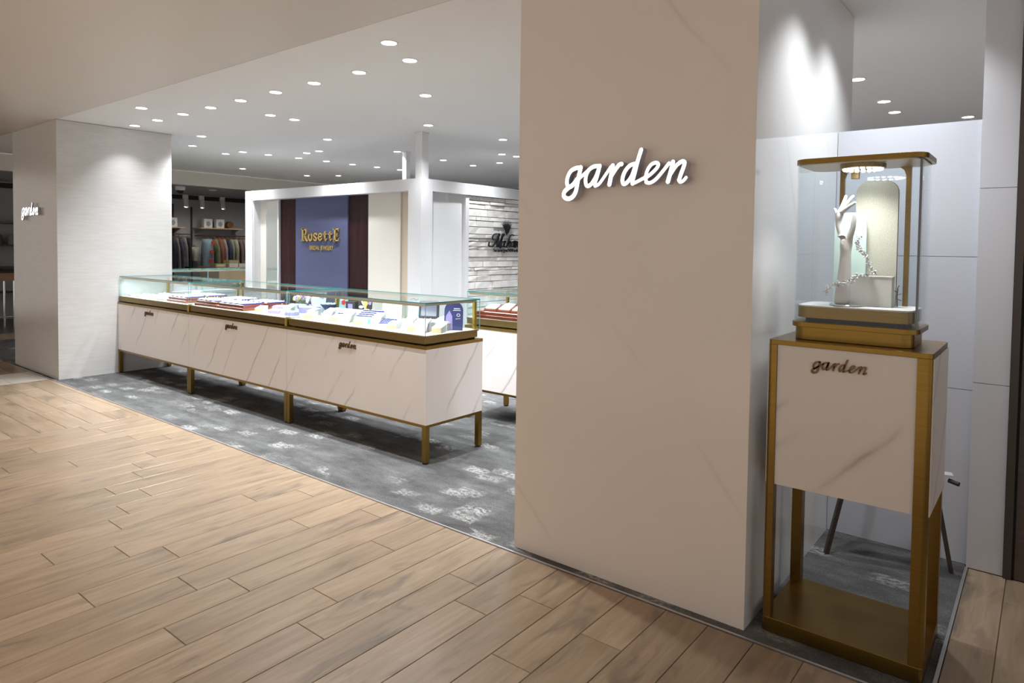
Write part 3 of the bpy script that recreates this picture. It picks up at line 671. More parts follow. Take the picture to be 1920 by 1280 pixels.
# ------------------------------------------------------------------ glass display counters
def counter(x0, x1, yf, label, group, block_right=True, left_pane=True, right_pane=True, depth=.563, sign_x=None, strip=True):
    yb = yf+depth
    t = thing('display_counter', label, 'display counter', ((x0+x1)/2, yf, 0), group)
    g = .002; a, b = x0+g, x1-g
    build('front_panel', MB().box(a,b,yf,yf+.018,.263,.766), M['marble'], t)
    build('side_panel', MB().box(a,a+.018,yf+.018,yb,.263,.766), M['marble'], t)
    build('side_panel', MB().box(b-.018,b,yf+.018,yb,.263,.766), M['marble'], t)
    build('back_panel', MB().box(a+.018,b-.018,yb-.018,yb,.263,.766), M['white'], t)
    build('bottom_frame', MB().box(a,b,yf-.002,yb,.245,.263), M['gold'], t)
    build('top_trim', MB().box(a,b,yf-.004,yb+.002,.766,.788), M['gold'], t)
    w = .036
    for lx in (a, b-w):
        for ly in (yf, yb-w):
            lg = build('leg', MB().box(lx,lx+w,ly,ly+w,.012,.245), M['gold'], t)
            build('foot', MB().box(lx+.004,lx+w-.004,ly+.004,ly+w-.004,.001,.012), M['black'], lg)
    ex = .028
    build('shadow_gap', MB().box(a+.05,b-.05,yf+.045,yb-.03,.788,.799), M['black'], t)
    build('base', MB().box(a+ex*.4,b-ex,yf+.012,yb-.028,.799,.843).box(a+ex*.3,b-ex+.006,yf+.007,yb-.02,.843,.851), M['gold_dark'], t)
    build('deck', MB().box(a+.012,b-.03,yf+.022,yb-.03,.851,.853), M['deck'], t)
    if block_right:
        build('corner_block', MB().box(b-.030,b+.001,yf+.002,yf+.05,.7885,.845).box(b-.022,b-.004,yf+.008,yf+.04,.845,.862), M['gold_bright'], t)
    fx0, fx1, fy0, fy1, z0, z1 = a+.012, b-.026, yf+.014, yb-.006, .851, 1.066
    k = .005
    build('front_glass', MB().box(fx0,fx1,fy0,fy0+k,z0,z1), M['glass'], t)
    if left_pane: build('side_glass', MB().box(fx0,fx0+k,fy0+k,fy1,z0,z1), M['glass'], t)
    if right_pane: build('side_glass', MB().box(fx1-k,fx1,fy0+k,fy1,z0,z1), M['glass'], t)
    xm = (fx0+fx1)/2
    build('sliding_glass', MB().box(fx0+.01,xm+.01,fy1-.006,fy1-.002,z0,z1-.01), M['glass'], t)
    build('sliding_glass', MB().box(xm-.01,fx1-.01,fy1-.014,fy1-.010,z0,z1-.01), M['glass'], t)
    tp = build('top_glass', MB().box(fx0,fx1,fy0,fy1,z1,z1+.006), M['glass'], t)
    e = .0012
    build('edge', MB().box(fx0-e,fx1+e,fy0-e,fy0+.001,z1-.0005,z1+.007).box(fx0-e,fx1+e,fy1-.001,fy1+e,z1-.0005,z1+.007)
          .box(fx0-e,fx0+.001,fy0,fy1,z1-.0005,z1+.007).box(fx1-.001,fx1+e,fy0,fy1,z1-.0005,z1+.007), M['glass_edge'], tp)
    c = .0035
    mb = MB()
    for cx in (fx0, fx1):
        for cy in (fy0, fy1): mb.box(cx-c*.5,cx+c*.5,cy-c*.5,cy+c*.5,z0,z1)
    mb.box(xm-.002,xm+.002,fy1-.015,fy1-.009,z0,z1-.01)
    build('corner_edge', mb, M['glass_edge_pale'], t)
    fr = build('light_frame', MB().box(fx0+.012,fx1-.012,fy0+.008,fy0+.022,z1-.016,z1-.002).box(fx0+.012,fx1-.012,fy1-.034,fy1-.020,z1-.016,z1-.002)
          .box(fx0+.012,fx0+.026,fy0+.022,fy1-.034,z1-.016,z1-.002).box(fx1-.026,fx1-.012,fy0+.022,fy1-.034,z1-.016,z1-.002), M['champagne'], t)
    for px in (fx0+.012, fx1-.034):
        build('rear_post', MB().box(px,px+.022,fy1-.042,fy1-.020,.853,z1-.016), M['gold_bright'], t)
    if strip:
        build('rail_lip', MB().box(fx0+.03,fx1-.03,fy0+.0078,fy0+.0095,z1-.0205,z1-.016), M['champagne'], fr)
        build('led_strip', MB().box(fx0+.05,fx1-.05,fy0+.011,fy0+.020,z1-.0180,z1-.0165), M['lens'], fr)
        off = LOC[t.name]
        lamp('strip_light', 'AREA', ((fx0+fx1)/2-off[0], fy0+.03-off[1], z1-.022), P_STRIP*(x1-x0)/1.63, (.93,.97,1.0), t, (radians(28),0,0), shape='RECTANGLE', size=(x1-x0)-.12, size_y=.012, spread=radians(150))
    if sign_x is not None:
        lettering(t, (sign_x, yf, .712), .345, -.006, .001, M['bronze_letter'])
    return t
GC = 'glass display counters with marble fronts'
counter(-8.056, -6.43, 3.098, 'marble-fronted glass display counter at the left end, against the left pillar', GC, sign_x=-7.275)
counter(-6.43, -4.79, 3.098, 'marble-fronted glass display counter in the middle of the long row', GC, sign_x=-5.64)
counter(-4.79, -3.186, 3.098, 'marble-fronted glass display counter at the right end of the long row', GC, block_right=False, sign_x=-4.005)
counter(-3.86, -2.26, 4.20, 'marble-fronted glass display counter behind, half hidden by the big pillar', GC, block_right=False)

# ---- show-case contents; z 0 is the deck
DZ = .8532
def put(t, x, y, rz=0, z=DZ): t.location = (x,y,z); t.rotation_euler = (0,0,rz); return t
def ring_tray(w=.40, d=.22):
    t = thing('ring_tray', 'x', 'ring tray', group='cherry wood ring trays')
    build('plinth', MB().cbox(-w/2,w/2,-d/2,d/2,0,.026,.004), M['cherry'], t)
    build('tray', MB().cbox(-w/2+.014,w/2-.014,-d/2+.012,d/2-.008,.026,.052,.004), M['cherry'], t)
    n = 4; s = (w-.05)/n; zr = MB()
    for i in range(n):
        xa = -w/2+.025+i*s
        build('white_pad', MB().prism_y([(xa,.052),(xa+s*.50,.052),(xa+s*.50,.062),(xa+s*.25,.068),(xa,.062)], -d/2+.02, d/2-.016), M['white_pad'], t)
        build('blue_pad', MB().prism_y([(xa+s*.51,.052),(xa+s*.97,.052),(xa+s*.97,.060),(xa+s*.51,.060)],-d/2+.02,d/2-.016), M['blue_pad'], t)
        for q in range(6):
            cy = -d/2+.035+q*(d-.07)/5; cx = xa+s*.72
            zr.tube([(cx+.008*cos(a), cy, .068+.008*sin(a)) for a in [2*pi*k/8 for k in range(9)]], .0016, 4)
            zr.ico((cx,cy,.078),.0035)
    stuff(build('rings', zr, M['silver'], t))
    return t
TR0 = ring_tray()
spots = [(-6.82,3.27,'front cherry wood ring tray in the left counter'),(-6.21,3.255,'front left cherry wood ring tray in the middle counter'),(-5.76,3.255,'front cherry wood ring tray in the middle counter, beside the lilac boxes'),
         (-6.84,3.52,'rear cherry wood ring tray in the left counter'),(-6.20,3.50,'rear left cherry wood ring tray in the middle counter'),(-5.72,3.50,'rear right cherry wood ring tray in the middle counter')]
for i, (x, y, lab) in enumerate(spots):
    o = TR0 if i == 0 else dup(TR0, (0,0,0)); put(o, x, y); o['label'] = lab
    if i == 2: o.scale = (1.12,1,1)
# the far counter: one long cherry plinth with small open boxes
t = thing('ring_plinth', 'long cherry wood plinth in the half hidden counter behind', 'plinth', (-3.05,4.40,DZ))
build('lower_step', MB().cbox(-3.80,-2.35,4.23,4.62,DZ,DZ+.028,.004), M['cherry'], t)
build('upper_step', MB().cbox(-3.78,-2.37,4.26,4.62,DZ+.028,DZ+.055,.004), M['cherry'], t)
def ring_box():
    t = thing('ring_box', 'x', 'ring box', group='small ring boxes on the long cherry plinth')
    build('box', MB().prism_x([(-.05,0),(.05,0),(.05,.05),(-.05,.02)], -.058,.058), M['cherry'], t)
    build('pad', MB().prism_x([(-.042,.0225),(.042,.0475),(.040,.056),(-.044,.031)], -.048,.048), M['white_pad'], t)
    build('ring', MB().tube([(.012*cos(a), 0, .050+.012*sin(a)) for a in [2*pi*k/10 for k in range(11)]], .002, 5), M['silver'], t)
    return t
RB0 = ring_box(); k = 0
for row in range(2):
    for i in range(5):
        o = RB0 if k == 0 else dup(RB0, (0,0,0))
        put(o, -3.66+.145*i+.05*row, 4.33+.15*row, .15, DZ+.055)
        o['label'] = f'cherry ring box with white pad, {ORD[i]} from the left, {"front" if row == 0 else "back"} row of the plinth'; k += 1

def white_ramp():
    t = thing('ring_ramp', 'x', 'display ramp', group='white sloping ring ramps')
    build('strip', MB().prism_x([(-.085,0),(-.075,0),(-.02,.055),(.07,.075),(.07,.085),(-.025,.066),(-.085,.006)], -.036,.036), M['white_pad'], t)
    build('prop', MB().box(-.03,.03,.03,.065,0,.07), M['white_pad'], t)
    build('ring', MB().tube([(.008*cos(a), .02, .085+.008*sin(a)) for a in [2*pi*k/10 for k in range(11)]], .0016, 5), M['silver'], t)
    return t
def cream_block():
    t = thing('ring_block', 'x', 'display block', group='cream fronted ring blocks')
    build('body', MB().prism_x([(-.045,0),(.05,0),(.05,.052),(-.045,.036)], -.036,.036), M['white_pad'], t)
    build('front', MB().box(-.036,.036,-.047,-.045,0,.036), M['cream_box'], t)
    build('ring', MB().tube([(.008*cos(a), 0, .05+.008*sin(a)) for a in [2*pi*k/10 for k in range(11)]], .0016, 5), M['silver'], t)
    return t
R0 = white_ramp(); C0 = cream_block()
ramps = [(-5.06,3.30,.3),(-4.50,3.30,.45),(-4.21,3.265,.45),(-3.90,3.29,.5),(-3.565,3.30,.45),(-3.385,3.265,.5)]
for i, (x,y,a) in enumerate(ramps):
    o = R0 if i == 0 else dup(R0,(0,0,0)); put(o, x, y, a); o['label'] = f'white sloping ring ramp, {ORD[i]} listed from the left in the right-hand counters' if i < 0 else f'bent white leather ring ramp, {["at the joint of the middle and right counters","left front of the right counter","in front of the blue striped pad","under the pale mint frame","in front of the tall mint card","at the right front corner of the right counter"][i]}'
blocks = [(-5.40,3.24,.5,'at the right end of the red trays'),(-4.66,3.235,.5,'first from the left in the right counter'),(-4.33,3.24,.45,'second from the left in the right counter'),(-4.04,3.245,.45,'third from the left in the right counter'),(-3.665,3.24,.45,'fourth from the left in the right counter'),(-3.295,3.32,.4,'at the far right front corner of the counter'),(-4.89,3.42,.3,'behind the leftmost ramp of the right counter'),(-3.46,3.245,.4,'between the last two front ramps')]
for i, (x,y,a,lab) in enumerate(blocks):
    o = C0 if i == 0 else dup(C0,(0,0,0)); put(o, x, y, a); o['label'] = 'cream fronted white ring block, '+lab
# pale pads that fill the left counter
def flat_pad(m='white_pad'):
    t = thing('jewellery_pad', 'x', 'display pad', group='white jewellery pads in the left counter')
    build('pad', MB().cbox(-.07,.07,-.05,.05,0,.022,.006), M[m], t)
    build('chain', MB().tube([(.05*cos(a), .032*sin(a), .0245) for a in [2*pi*k/16 for k in range(17)]], .0018, 4), M['silver'], t)
    return t
P0 = flat_pad(); k = 0
for r_, y in enumerate((3.22,3.36,3.52)):
    for c_ in range(5):
        x = -7.93+.185*c_+.03*r_
        o = P0 if k == 0 else dup(P0,(0,0,0)); put(o, x, y, .1*((k*7)%5-2)); k += 1
        o['label'] = f'white jewellery pad, {ORD[c_]} from the left in the {["front","middle","back"][r_]} row of the left counter'
def necklace_stand(w, h, lab):
    t = thing('necklace_stand', lab, 'necklace stand', group='white necklace stands')
    build('bust', MB().prism_x([(-.06,0),(.06,0),(.055,h),(.035,h)], -w/2, w/2), M['white_pad'], t)
    build('necklace', MB().tube([(w*.30*cos(a), -.058+.093*(h*.55+h*.33*sin(a))/h, h*.55+h*.33*sin(a)) for a in [pi+pi*k/10 for k in range(11)]], .003, 5), M['silver'], t)
    return t
put(necklace_stand(.16,.075,'low wide white necklace stand behind the left counter pads'), -7.30, 3.58)
put(necklace_stand(.12,.055,'small white necklace stand next to the rear red tray'), -7.09, 3.45)
put(necklace_stand(.40,.07,'wide white sloping pad in the middle of the right counter'), -4.46, 3.46, .1)
# lilac boxes
def box_open(m, w, d, h, lab, cat='jewellery box', group=None, name='jewellery_box'):
    t = thing(name, lab, cat, group=group)
    build('body', MB().cbox(-w/2,w/2,-d/2,d/2,0,h,.003), M[m], t)
    build('cushion', MB().cbox(-w/2+.008,w/2-.008,-d/2+.008,d/2-.008,h,h+.007,.003), M['white_pad'], t)
    build('ring', MB().tube([(.009*cos(a),0,h+.012+.009*sin(a)) for a in [2*pi*k/10 for k in range(11)]], .0016, 5), M['silver'], t)
    return t
GL = 'lilac jewellery boxes'
put(box_open('lilac',.14,.10,.045,'lilac jewellery box with white cushion beside the red trays',group=GL), -5.33, 3.40, .5)
put(box_open('lilac',.11,.08,.03,'flat lilac jewellery box behind the counter joint',group=GL), -5.20, 3.26, .4)
put(box_open('lilac',.16,.09,.052,'lilac and white box below the small flower arrangement',group=GL), -5.03, 3.48, .5)
put(box_open('lilac',.10,.07,.03,'small lilac box right of the counter joint',group=GL), -4.95, 3.25, .3)
GM = 'mint jewellery boxes'
put(box_open('mint',.12,.09,.022,'mint jewellery box in the middle of the right counter',group=GM), -3.94, 3.42, .3)
put(box_open('mint',.11,.07,.035,'mint jewellery box just behind the third cream fronted block',group=GM), -4.06, 3.335, .3)
put(box_open('mint_pale',.13,.09,.05,'pale mint box in front of the dark screen',group=GM), -3.66, 3.44, .2)
put(box_open('mint_pale',.10,.08,.045,'pale mint box right below the dark screen',group=GM), -3.53, 3.47, .2)
GW = 'white jewellery boxes'
put(box_open('white_pad',.13,.09,.06,'white jewellery box at the right corner of the counter',group=GW), -3.47, 3.36, .3)
put(box_open('white_pad',.10,.08,.055,'white jewellery box with blue mark near the fluffy cushion',group=GW), -3.36, 3.43, .3)
put(box_open('white_pad',.12,.08,.04,'white jewellery box left of the pale mint boxes',group=GW), -3.80, 3.40, .2)
# blue striped pads
def blue_stand(w, d, h, lab):
    t = thing('ring_pad', lab, 'ring pad', group='blue ring pads in the right counter')
    build('base', MB().prism_x([(-d/2,0),(d/2,0),(d/2,h),(-d/2,h*.45)], -w/2, w/2), M['white_pad'], t)
    mb = MB(); zr = MB()
    for q in range(4):
        f = (q+.5)/4; yy = -d/2+d*f; zz = h*.45+h*.55*f
        mb.box(-w/2+.006,w/2-.006,yy-d*.06,yy+d*.06,zz-.004,zz+.005)
        for p in range(6): zr.ico((-w/2+.02+(w-.04)*p/5, yy, zz+.008), .005)
    build('stripes', mb, M['blue_pad'], t); stuff(build('rings', zr, M['silver'], t))
    return t
put(blue_stand(.16,.11,.05,'blue striped ring pad among the front ramps of the right counter'), -4.36, 3.33, .4)
put(blue_stand(.22,.10,.085,'longer blue striped ring pad below the pale mint frame'), -4.13, 3.41, .2)
put(blue_stand(.13,.09,.05,'small grey blue ring pad in front of the tall mint card'), -3.80, 3.30, .4)
# flowers
t = thing('flower_arrangement', 'small lilac, white and yellow dried flower arrangement in the right counter', 'flowers', (0,0,0))
build('pot', MB().lathe([(.03,0),(.04,.04),(.036,.045)], n=14), M['white_pad'], t)
rf = random.Random(5)
sm = MB(); lv = [MB(), MB(), MB()]
for i in range(46):
    a = rf.uniform(0,2*pi); rr = rf.uniform(.0,.13); h = .075+.08*(1-rr/.13)*rf.uniform(.5,1)
    p = (rr*cos(a), rr*sin(a)*.6, h)
    if i % 2: sm.tube([(0,0,.04),(p[0]*.5,p[1]*.5,h*.7),p], .0014, 4)
    which = 0 if rr < .06 else rf.choice((0,1,1,2)); s_ = rf.uniform(.010,.018)
    for q in range(5): lv[which].ico((p[0]+s_*cos(q*1.257)*.8, p[1]+s_*.4, p[2]+s_*sin(q*1.257)*.8), s_*.55)
build('stems', sm, mat('green_stem', (.20,.26,.12), .7), t)
for mb, m, nm in zip(lv, ('petal_lilac','petal_white','petal_yellow'), ('lilac_blooms','white_blooms','yellow_blooms')): stuff(build(nm, mb, M[m], t))
put(t, -5.28, 3.575, 0, DZ+.012)
# cards and pictures
def card(w, h, r, m, lab, tilt=.2, name='display_card', group='printed cards standing in the right counter'):
    t = thing(name, lab, 'card', group=group)
    c, s_ = cos(tilt), sin(tilt)
    mb = MB().prism_y(arch(-w/2,w/2,0,h,r), -.003, .003)
    mb.v = [(x, y*c+z*s_, z*c-y*s_+.003*s_) for x,y,z in mb.v]
    build('card', mb, M[m], t)
    build('support', MB().bar((0,h*.6*s_+.002,h*.6*c),(0,h*.6*s_+.05,.002),.02,.003), M['white_pad'], t)
    def decal(pts, mm, nm='print', lift=.0012):
        q = MB().prism_y(pts, -.003-lift, -.003)
        q.v = [(x, y*c+z*s_, z*c-y*s_+.003*s_) for x,y,z in q.v]
        build(nm, q, M[mm], t)
    return t, decal
def blob(cx, cz, rx, rz, n=14, wob=0.0): return [(cx+rx*(1+wob*cos(5*a))*cos(a), cz+rz*(1+wob*cos(5*a))*sin(a)) for a in [2*pi*k/n for k in range(n)]]
t, d = card(.15,.185,.004,'white_pad','tall white card with lilac flower print beside the flower arrangement',.16)
d(blob(.035,.145,.030,.026,20,.2),'lilac'); d([(-.074,.002),(-.045,.002),(-.060,.06),(-.074,.075)],'lilac')
put(t, -5.03, 3.56, .3)
t, d = card(.085,.165,.04,'glass_edge_pale','arched grey card with a red rose print',.12)
d(blob(.0,.105,.022,.022,15,.15),'red'); d([(-.003,.02),(.003,.02),(.003,.085),(-.003,.085)],'mint'); d(blob(-.01,.035,.024,.022),'white_pad')
put(t, -4.70, 3.58, .3)
t, d = card(.13,.165,.004,'card_black','black card with gold leaves and a pink bloom',.12)
d(blob(.005,.115,.02,.034,16,.25),'leafgold'); d(blob(.01,.04,.028,.032,16,.25),'leafgold'); d(blob(.045,.12,.014,.016),'lilac'); d(blob(-.035,.085,.022,.012),'petal_white'); d([(-.05,.15),(-.03,.15),(.01,.07),(.0,.07)],'petal_white')
put(t, -4.41, 3.575, .35)
t, d = card(.115,.203,.004,'white_pad','tall white card with mint edge and blue writing',.20)
d([(.025,.01),(.055,.01),(.055,.198),(.03,.198)],'mint'); d([(-.05,.180),(-.02,.188),(.0,.176),(.02,.188),(.02,.194),(.0,.184),(-.02,.196),(-.05,.188)],'card_navy')
d(blob(.02,.035,.012,.012),'mint'); put(t, -3.80, 3.56, .35)
t, d = card(.135,.204,.064,'card_navy','tall arched navy card with white lettering at the right rear of the counter',.10)
for pts in ([(.0,.150),(.045,.150),(.045,.157),(.0,.157)], [(-.005,.138),(.05,.138),(.05,.144),(-.005,.144)], [(.015,.078),(.05,.082),(.05,.086),(.015,.082)]): d(pts,'white_pad')
d(blob(.035,.108,.014,.012),'white_pad'); d(blob(.035,.108,.008,.007),'card_navy',lift=.002); d([(-.06,.004),(-.005,.004),(-.01,.10),(-.03,.14),(-.055,.10)],'lilac')
put(t, -3.30, 3.47, .55)
def frame_screen(w, h, fm, sm_, lab, name, tilt=.18):
    t = thing(name, lab, 'screen' if name == 'digital_frame' else 'mirror')
    c, s_ = cos(tilt), sin(tilt)
    def tl(mb): mb.v = [(x, y*c+z*s_, z*c-y*s_+.02*s_) for x,y,z in mb.v]; return mb
    build('frame', tl(MB().prism_y(arch(-w/2,w/2,0,h,.012), -.008,.012)), M[fm], t)
    build('panel', tl(MB().prism_y(arch(-w/2+.016,w/2-.016,.016,h-.016,.006), -.0095,-.008)), M[sm_], t)
    build('foot', MB().box(-w*.3,w*.3,.0,.09,0,.006), M[fm], t)
    return t
put(frame_screen(.16,.135,'white_pad','mint_pale','white framed pale mint easel mirror near the centre of the right counter','easel_mirror'), -4.03, 3.54, .55, DZ+.02)
put(frame_screen(.15,.13,'card_black','screen','black digital picture frame behind the front glass corner','digital_frame'), -3.60, 3.52, .55, DZ+.055)
tag(build('slate_riser', MB().cbox(-3.74,-3.52,3.47,3.64,DZ,DZ+.055,.003), M['white_pad']), 'white riser block under the black digital picture frame', 'riser')
tag(build('slate_riser', MB().cbox(-4.12,-3.94,3.48,3.64,DZ,DZ+.020,.003), M['white_pad']), 'low white riser under the pale mint easel mirror', 'riser')
t = thing('pearl_dish', 'navy dish of white pearls beside the tall lilac print card', 'dish')
build('dish', MB().lathe([(.03,0),(.034,.03),(.072,.075),(.076,.08),(.070,.08),(.03,.05)], n=20), M['card_navy'], t)
mb = MB()
for i in range(26):
    a = i*2.4; r_ = .008*math.sqrt(i)*1.6; mb.ico((r_*cos(a), r_*sin(a), .083), .008)
stuff(build('pearls', mb, M['petal_white'], t)); put(t, -4.885, 3.575)
t = thing('card_box', 'small dark box with violet label between the rose card and the black card', 'box')
build('body', MB().box(-.045,.045,-.03,.03,0,.125), M['card_black'], t); build('label_patch', MB().box(-.022,.022,-.0315,-.03,.055,.105), M['lilac'], t); put(t, -4.56, 3.57, .3)
t = thing('ring_cushion', 'fluffy round white cushion at the right end of the counter', 'cushion')
mb = MB(); rp = random.Random(2)
for i in range(26):
    a = i*2.4; rr = .014*math.sqrt(i); mb.ball((rr*cos(a), rr*sin(a), .045+.030*(1-rr/.08)), .028,.028,.026, 9, 6)
build('plush', mb, M['plush'], t, smooth=True); build('base', MB().lathe([(.07,0),(.075,.03),(.06,.045)], n=18), M['plush'], t); put(t, -3.42, 3.545)
# ------------------------------------------------------------------ display stand in the niche
t = thing('display_stand', 'brushed gold display stand with marble box beside the big pillar', 'display stand', (-.5565,2.583,0))
sx0, sx1, sy0, sy1, sz = -.822, -.291, 2.583, 2.988, 1.116
def post(x0, x1, y0, y1, corner):
    cs = [0,0,0,0]; cs[corner] = 1
    return MB().prism(rrect(x0,x1,y0,y1,.016,5,cs), .058, sz-.018)
build('post', post(sx0,sx0+.032,sy0,sy0+.04,0), M['gold'], t); build('post', post(sx1-.045,sx1,sy0,sy0+.04,1), M['gold'], t)
build('post', post(sx1-.04,sx1,sy1-.045,sy1,2), M['gold'], t); build('post', post(sx0,sx0+.04,sy1-.045,sy1,3), M['gold'], t)
build('base_plate', MB().prism(rrect(sx0,sx1,sy0,sy1,.016,5), .003, .058), M['gold'], t, bevel=.0015)
build('top_plate', MB().prism(rrect(sx0,sx1,sy0,sy1,.016,5), sz-.018, sz), M['gold'], t, bevel=.0015)
build('front_panel', MB().box(sx0+.0325,sx1-.0455,sy0+.006,sy0+.020,.570,sz-.0185), M['marble_stand'], t)
build('back_panel', MB().box(sx0+.041,sx1-.041,sy1-.020,sy1-.006,.570,sz-.0185), M['marble_stand'], t)
build('side_panel', MB().box(sx1-.001,sx1+.003,sy0+.014,sy1-.004,.570,sz-.0185), M['marble_stand'], t)
build('side_panel', MB().box(sx0-.003,sx0+.001,sy0+.014,sy1-.004,.570,sz-.0185), M['marble_stand'], t)
build('bottom_panel', MB().box(sx0+.033,sx1-.046,sy0+.041,sy1-.046,.572,.585), M['marble_stand'], t)
lettering(t, (-.572,sy0+.006,1.037), .312, -.007, .001, M['bronze_letter'])

t = thing('glass_showcase', 'rounded glass showcase with gold lid standing on the display stand', 'showcase', (-.555,2.79,sz))
bx0, bx1, by0, by1 = -.757, -.362, 2.658, 2.915
build('lower_block', MB().prism(rrect(bx0,bx1,by0,by1,.045,8), sz+.001, 1.166), M['gold'], t, bevel=.001)
build('flange', MB().prism(rrect(bx0-.009,bx1+.018,by0-.018,by1+.02,.05,8), 1.166, 1.184), M['gold'], t, bevel=.001)
build('platform', MB().prism(rrect(bx0+.006,bx1-.003,by0+.004,by1-.004,.045,8), 1.200, 1.241), M['gold'], t)
build('platform_foot', MB().prism(rrect(bx0+.03,bx1-.03,by0+.03,by1-.03,.03,6), 1.184, 1.200), M['black'], t)
build('white_top', MB().prism(rrect(bx0+.006,bx1-.003,by0+.004,by1-.004,.045,8), 1.241, 1.246), M['white'], t)
o_ = rrect(bx0-.004,bx1+.012,by0-.013,by1+.015,.045,8); i_ = rrect(bx0+.001,bx1+.007,by0-.008,by1+.010,.040,8)
n_ = len(o_); mb = MB()
mb.add([(x,y,1.184) for x,y in o_]+[(x,y,1.772) for x,y in o_]+[(x,y,1.184) for x,y in i_]+[(x,y,1.772) for x,y in i_],
       [(i,(i+1)%n_,n_+(i+1)%n_,n_+i) for i in range(n_)]+[(2*n_+i,3*n_+i,3*n_+(i+1)%n_,2*n_+(i+1)%n_) for i in range(n_)])
gw = build('glass_wall', mb, glass('bent_glass', (.93,.95,.96), 1.0), t, smooth=True)
build('glass_seam', MB().box(bx1+.004,bx1+.011,by0+.010,by0+.022,1.184,1.772), M['glass_edge_dark'], gw)
lid = build('lid', MB().prism(rrect(bx0-.009,bx1+.026,by0-.018,by1+.02,.055,10), 1.772, 1.790), M['gold'], t, bevel=.001)
build('lid_lining', MB().prism(rrect(bx0,bx1+.012,by0-.008,by1+.010,.05,8), 1.768, 1.772), M['champagne'], t)
rl = build('ring_light', MB().lathe([(.072,1.752),(.076,1.754),(.076,1.768)], -.550, 2.742, 0, 28), M['gold'], t)
for k in range(18):
    a = 2*pi*k/18
    build('bulb', MB().ball((-.550+.060*cos(a), 2.742+.060*sin(a), 1.751), .008,.008,.006, 8, 6), mat('lit_bulb_%d' % (k%2), (1,1,1), .3, emit=(1.0,.95,.82) if k % 2 else (.85,.95,1.0), es=14.0) if k < 2 else bpy.data.materials['lit_bulb_%d' % (k%2)], rl)
lamp('ring_lamp', 'AREA', (.005,-.075,.630), 1.35, (1.0,.98,.92), t, shape='DISK', size=.12, spread=radians(112))
for px in (-.652,-.424):
    build('rear_post', MB().box(px-.0085,px+.0085,2.895,2.909,1.246,1.768).prism_y([(px-.0085,1.768),(px-.0085,1.735),(px-.016,1.756),(px-.03,1.768)] if px > -.5 else [(px+.0085,1.768),(px+.03,1.768),(px+.016,1.756),(px+.0085,1.735)], 2.895, 2.909), M['gold'], t)
build('bracket', MB().box(-.611,-.585,2.845,2.87,1.728,1.768), M['gold_dark'], t)

WZ = 1.2465
# mannequin hand
t = thing('hand_mannequin', 'white mannequin hand and forearm rising with spread fingers in the showcase', 'mannequin', (-.600,2.735,WZ))
V_ = [(-.606,2.735,1.247,.037,.031),(-.605,2.735,1.27,.0355,.030),(-.601,2.735,1.35,.0285,.025),(-.598,2.735,1.42,.0245,.021),(-.597,2.735,1.472,.0262,.018),   # forearm
      (-.611,2.735,1.508,.0175,.014),(-.6245,2.737,1.545,.0135,.012),(-.628,2.739,1.578,.0135,.011),
      (-.606,2.722,1.600,.0078,.0075),(-.585,2.716,1.616,.0068,.0065),(-.563,2.713,1.630,.0055,.0055),      # index
      (-.609,2.737,1.612,.0082,.0075),(-.592,2.737,1.636,.0070,.0068),(-.576,2.739,1.657,.0056,.0056),     # middle
      (-.620,2.751,1.612,.0080,.0075),(-.613,2.756,1.636,.0068,.0065),(-.607,2.760,1.660,.0054,.0054),      # ring
      (-.637,2.760,1.592,.0070,.0068),(-.644,2.768,1.603,.0062,.006),(-.651,2.774,1.612,.005,.005),     # little
      (-.583,2.726,1.505,.0125,.0115),(-.573,2.722,1.535,.0098,.0095),(-.569,2.720,1.564,.0088,.0085),(-.567,2.719,1.592,.006,.006)]  # thumb
E_ = [(0,1),(1,2),(2,3),(3,4),(4,5),(5,6),(6,7),(7,8),(8,9),(9,10),(7,11),(11,12),(12,13),(7,14),(14,15),(15,16),(7,17),(17,18),(18,19),(4,20),(20,21),(21,22),(22,23)]
me = bpy.data.meshes.new('hand'); lo = LOC[t.name]
me.from_pydata([(v[0]-lo[0],v[1]-lo[1],v[2]-lo[2]) for v in V_], E_, []); me.materials.append(M['plaster'])
hd = bpy.data.objects.new('hand', me); COL.objects.link(hd); hd.parent = t
sk = hd.modifiers.new('skin', 'SKIN'); sk.use_smooth_shade = True
for i, v in enumerate(V_): me.skin_vertices[0].data[i].radius = (v[3], v[4])
me.skin_vertices[0].data[0].use_root = True
ss = hd.modifiers.new('sub', 'SUBSURF'); ss.levels = 2; ss.render_levels = 2
build('base_disc', MB().lathe([(.054,WZ+.0005),(.056,WZ+.004),(.052,WZ+.007)], -.592, 2.735, 0, 32), M['silver'], t, smooth=False)
t = thing('linen_panel', 'tall beige linen panel with rounded top in the showcase', 'backdrop', (-.522,2.862,WZ))
build('panel', MB().prism_y(arch(-.593,-.450,WZ,1.716,.045), 2.858, 2.866), M['linen'], t); build('rim', MB().prism_y(arch(-.5945,-.4485,WZ,1.7175,.046), 2.866, 2.868), M['gold_dark'], t)
t = thing('mint_panel', 'shorter pale mint glass panel with rounded top behind the mannequin hand', 'backdrop', (-.603,2.835,WZ))
build('panel', MB().prism_y(arch(-.660,-.548,WZ,1.598,.045), 2.830, 2.838), M['mint_pale'], t)
build('foot', MB().box(-.655,-.553,2.838,2.855,WZ,WZ+.006), M['white'], t)
t = thing('white_block', 'white rectangular block in front of the linen panel', 'block', (-.520,2.80,WZ))
build('body', MB().box(-.590,-.449,2.772,2.828,WZ+.0005,1.356), M['block_white'], t)
build('cap', MB().box(-.592,-.446,2.770,2.830,1.356,1.359), M['white'], t)
t = thing('garland', 'sparkling silver leaf garland wound around the mannequin arm', 'garland', (-.60,2.70,1.30))
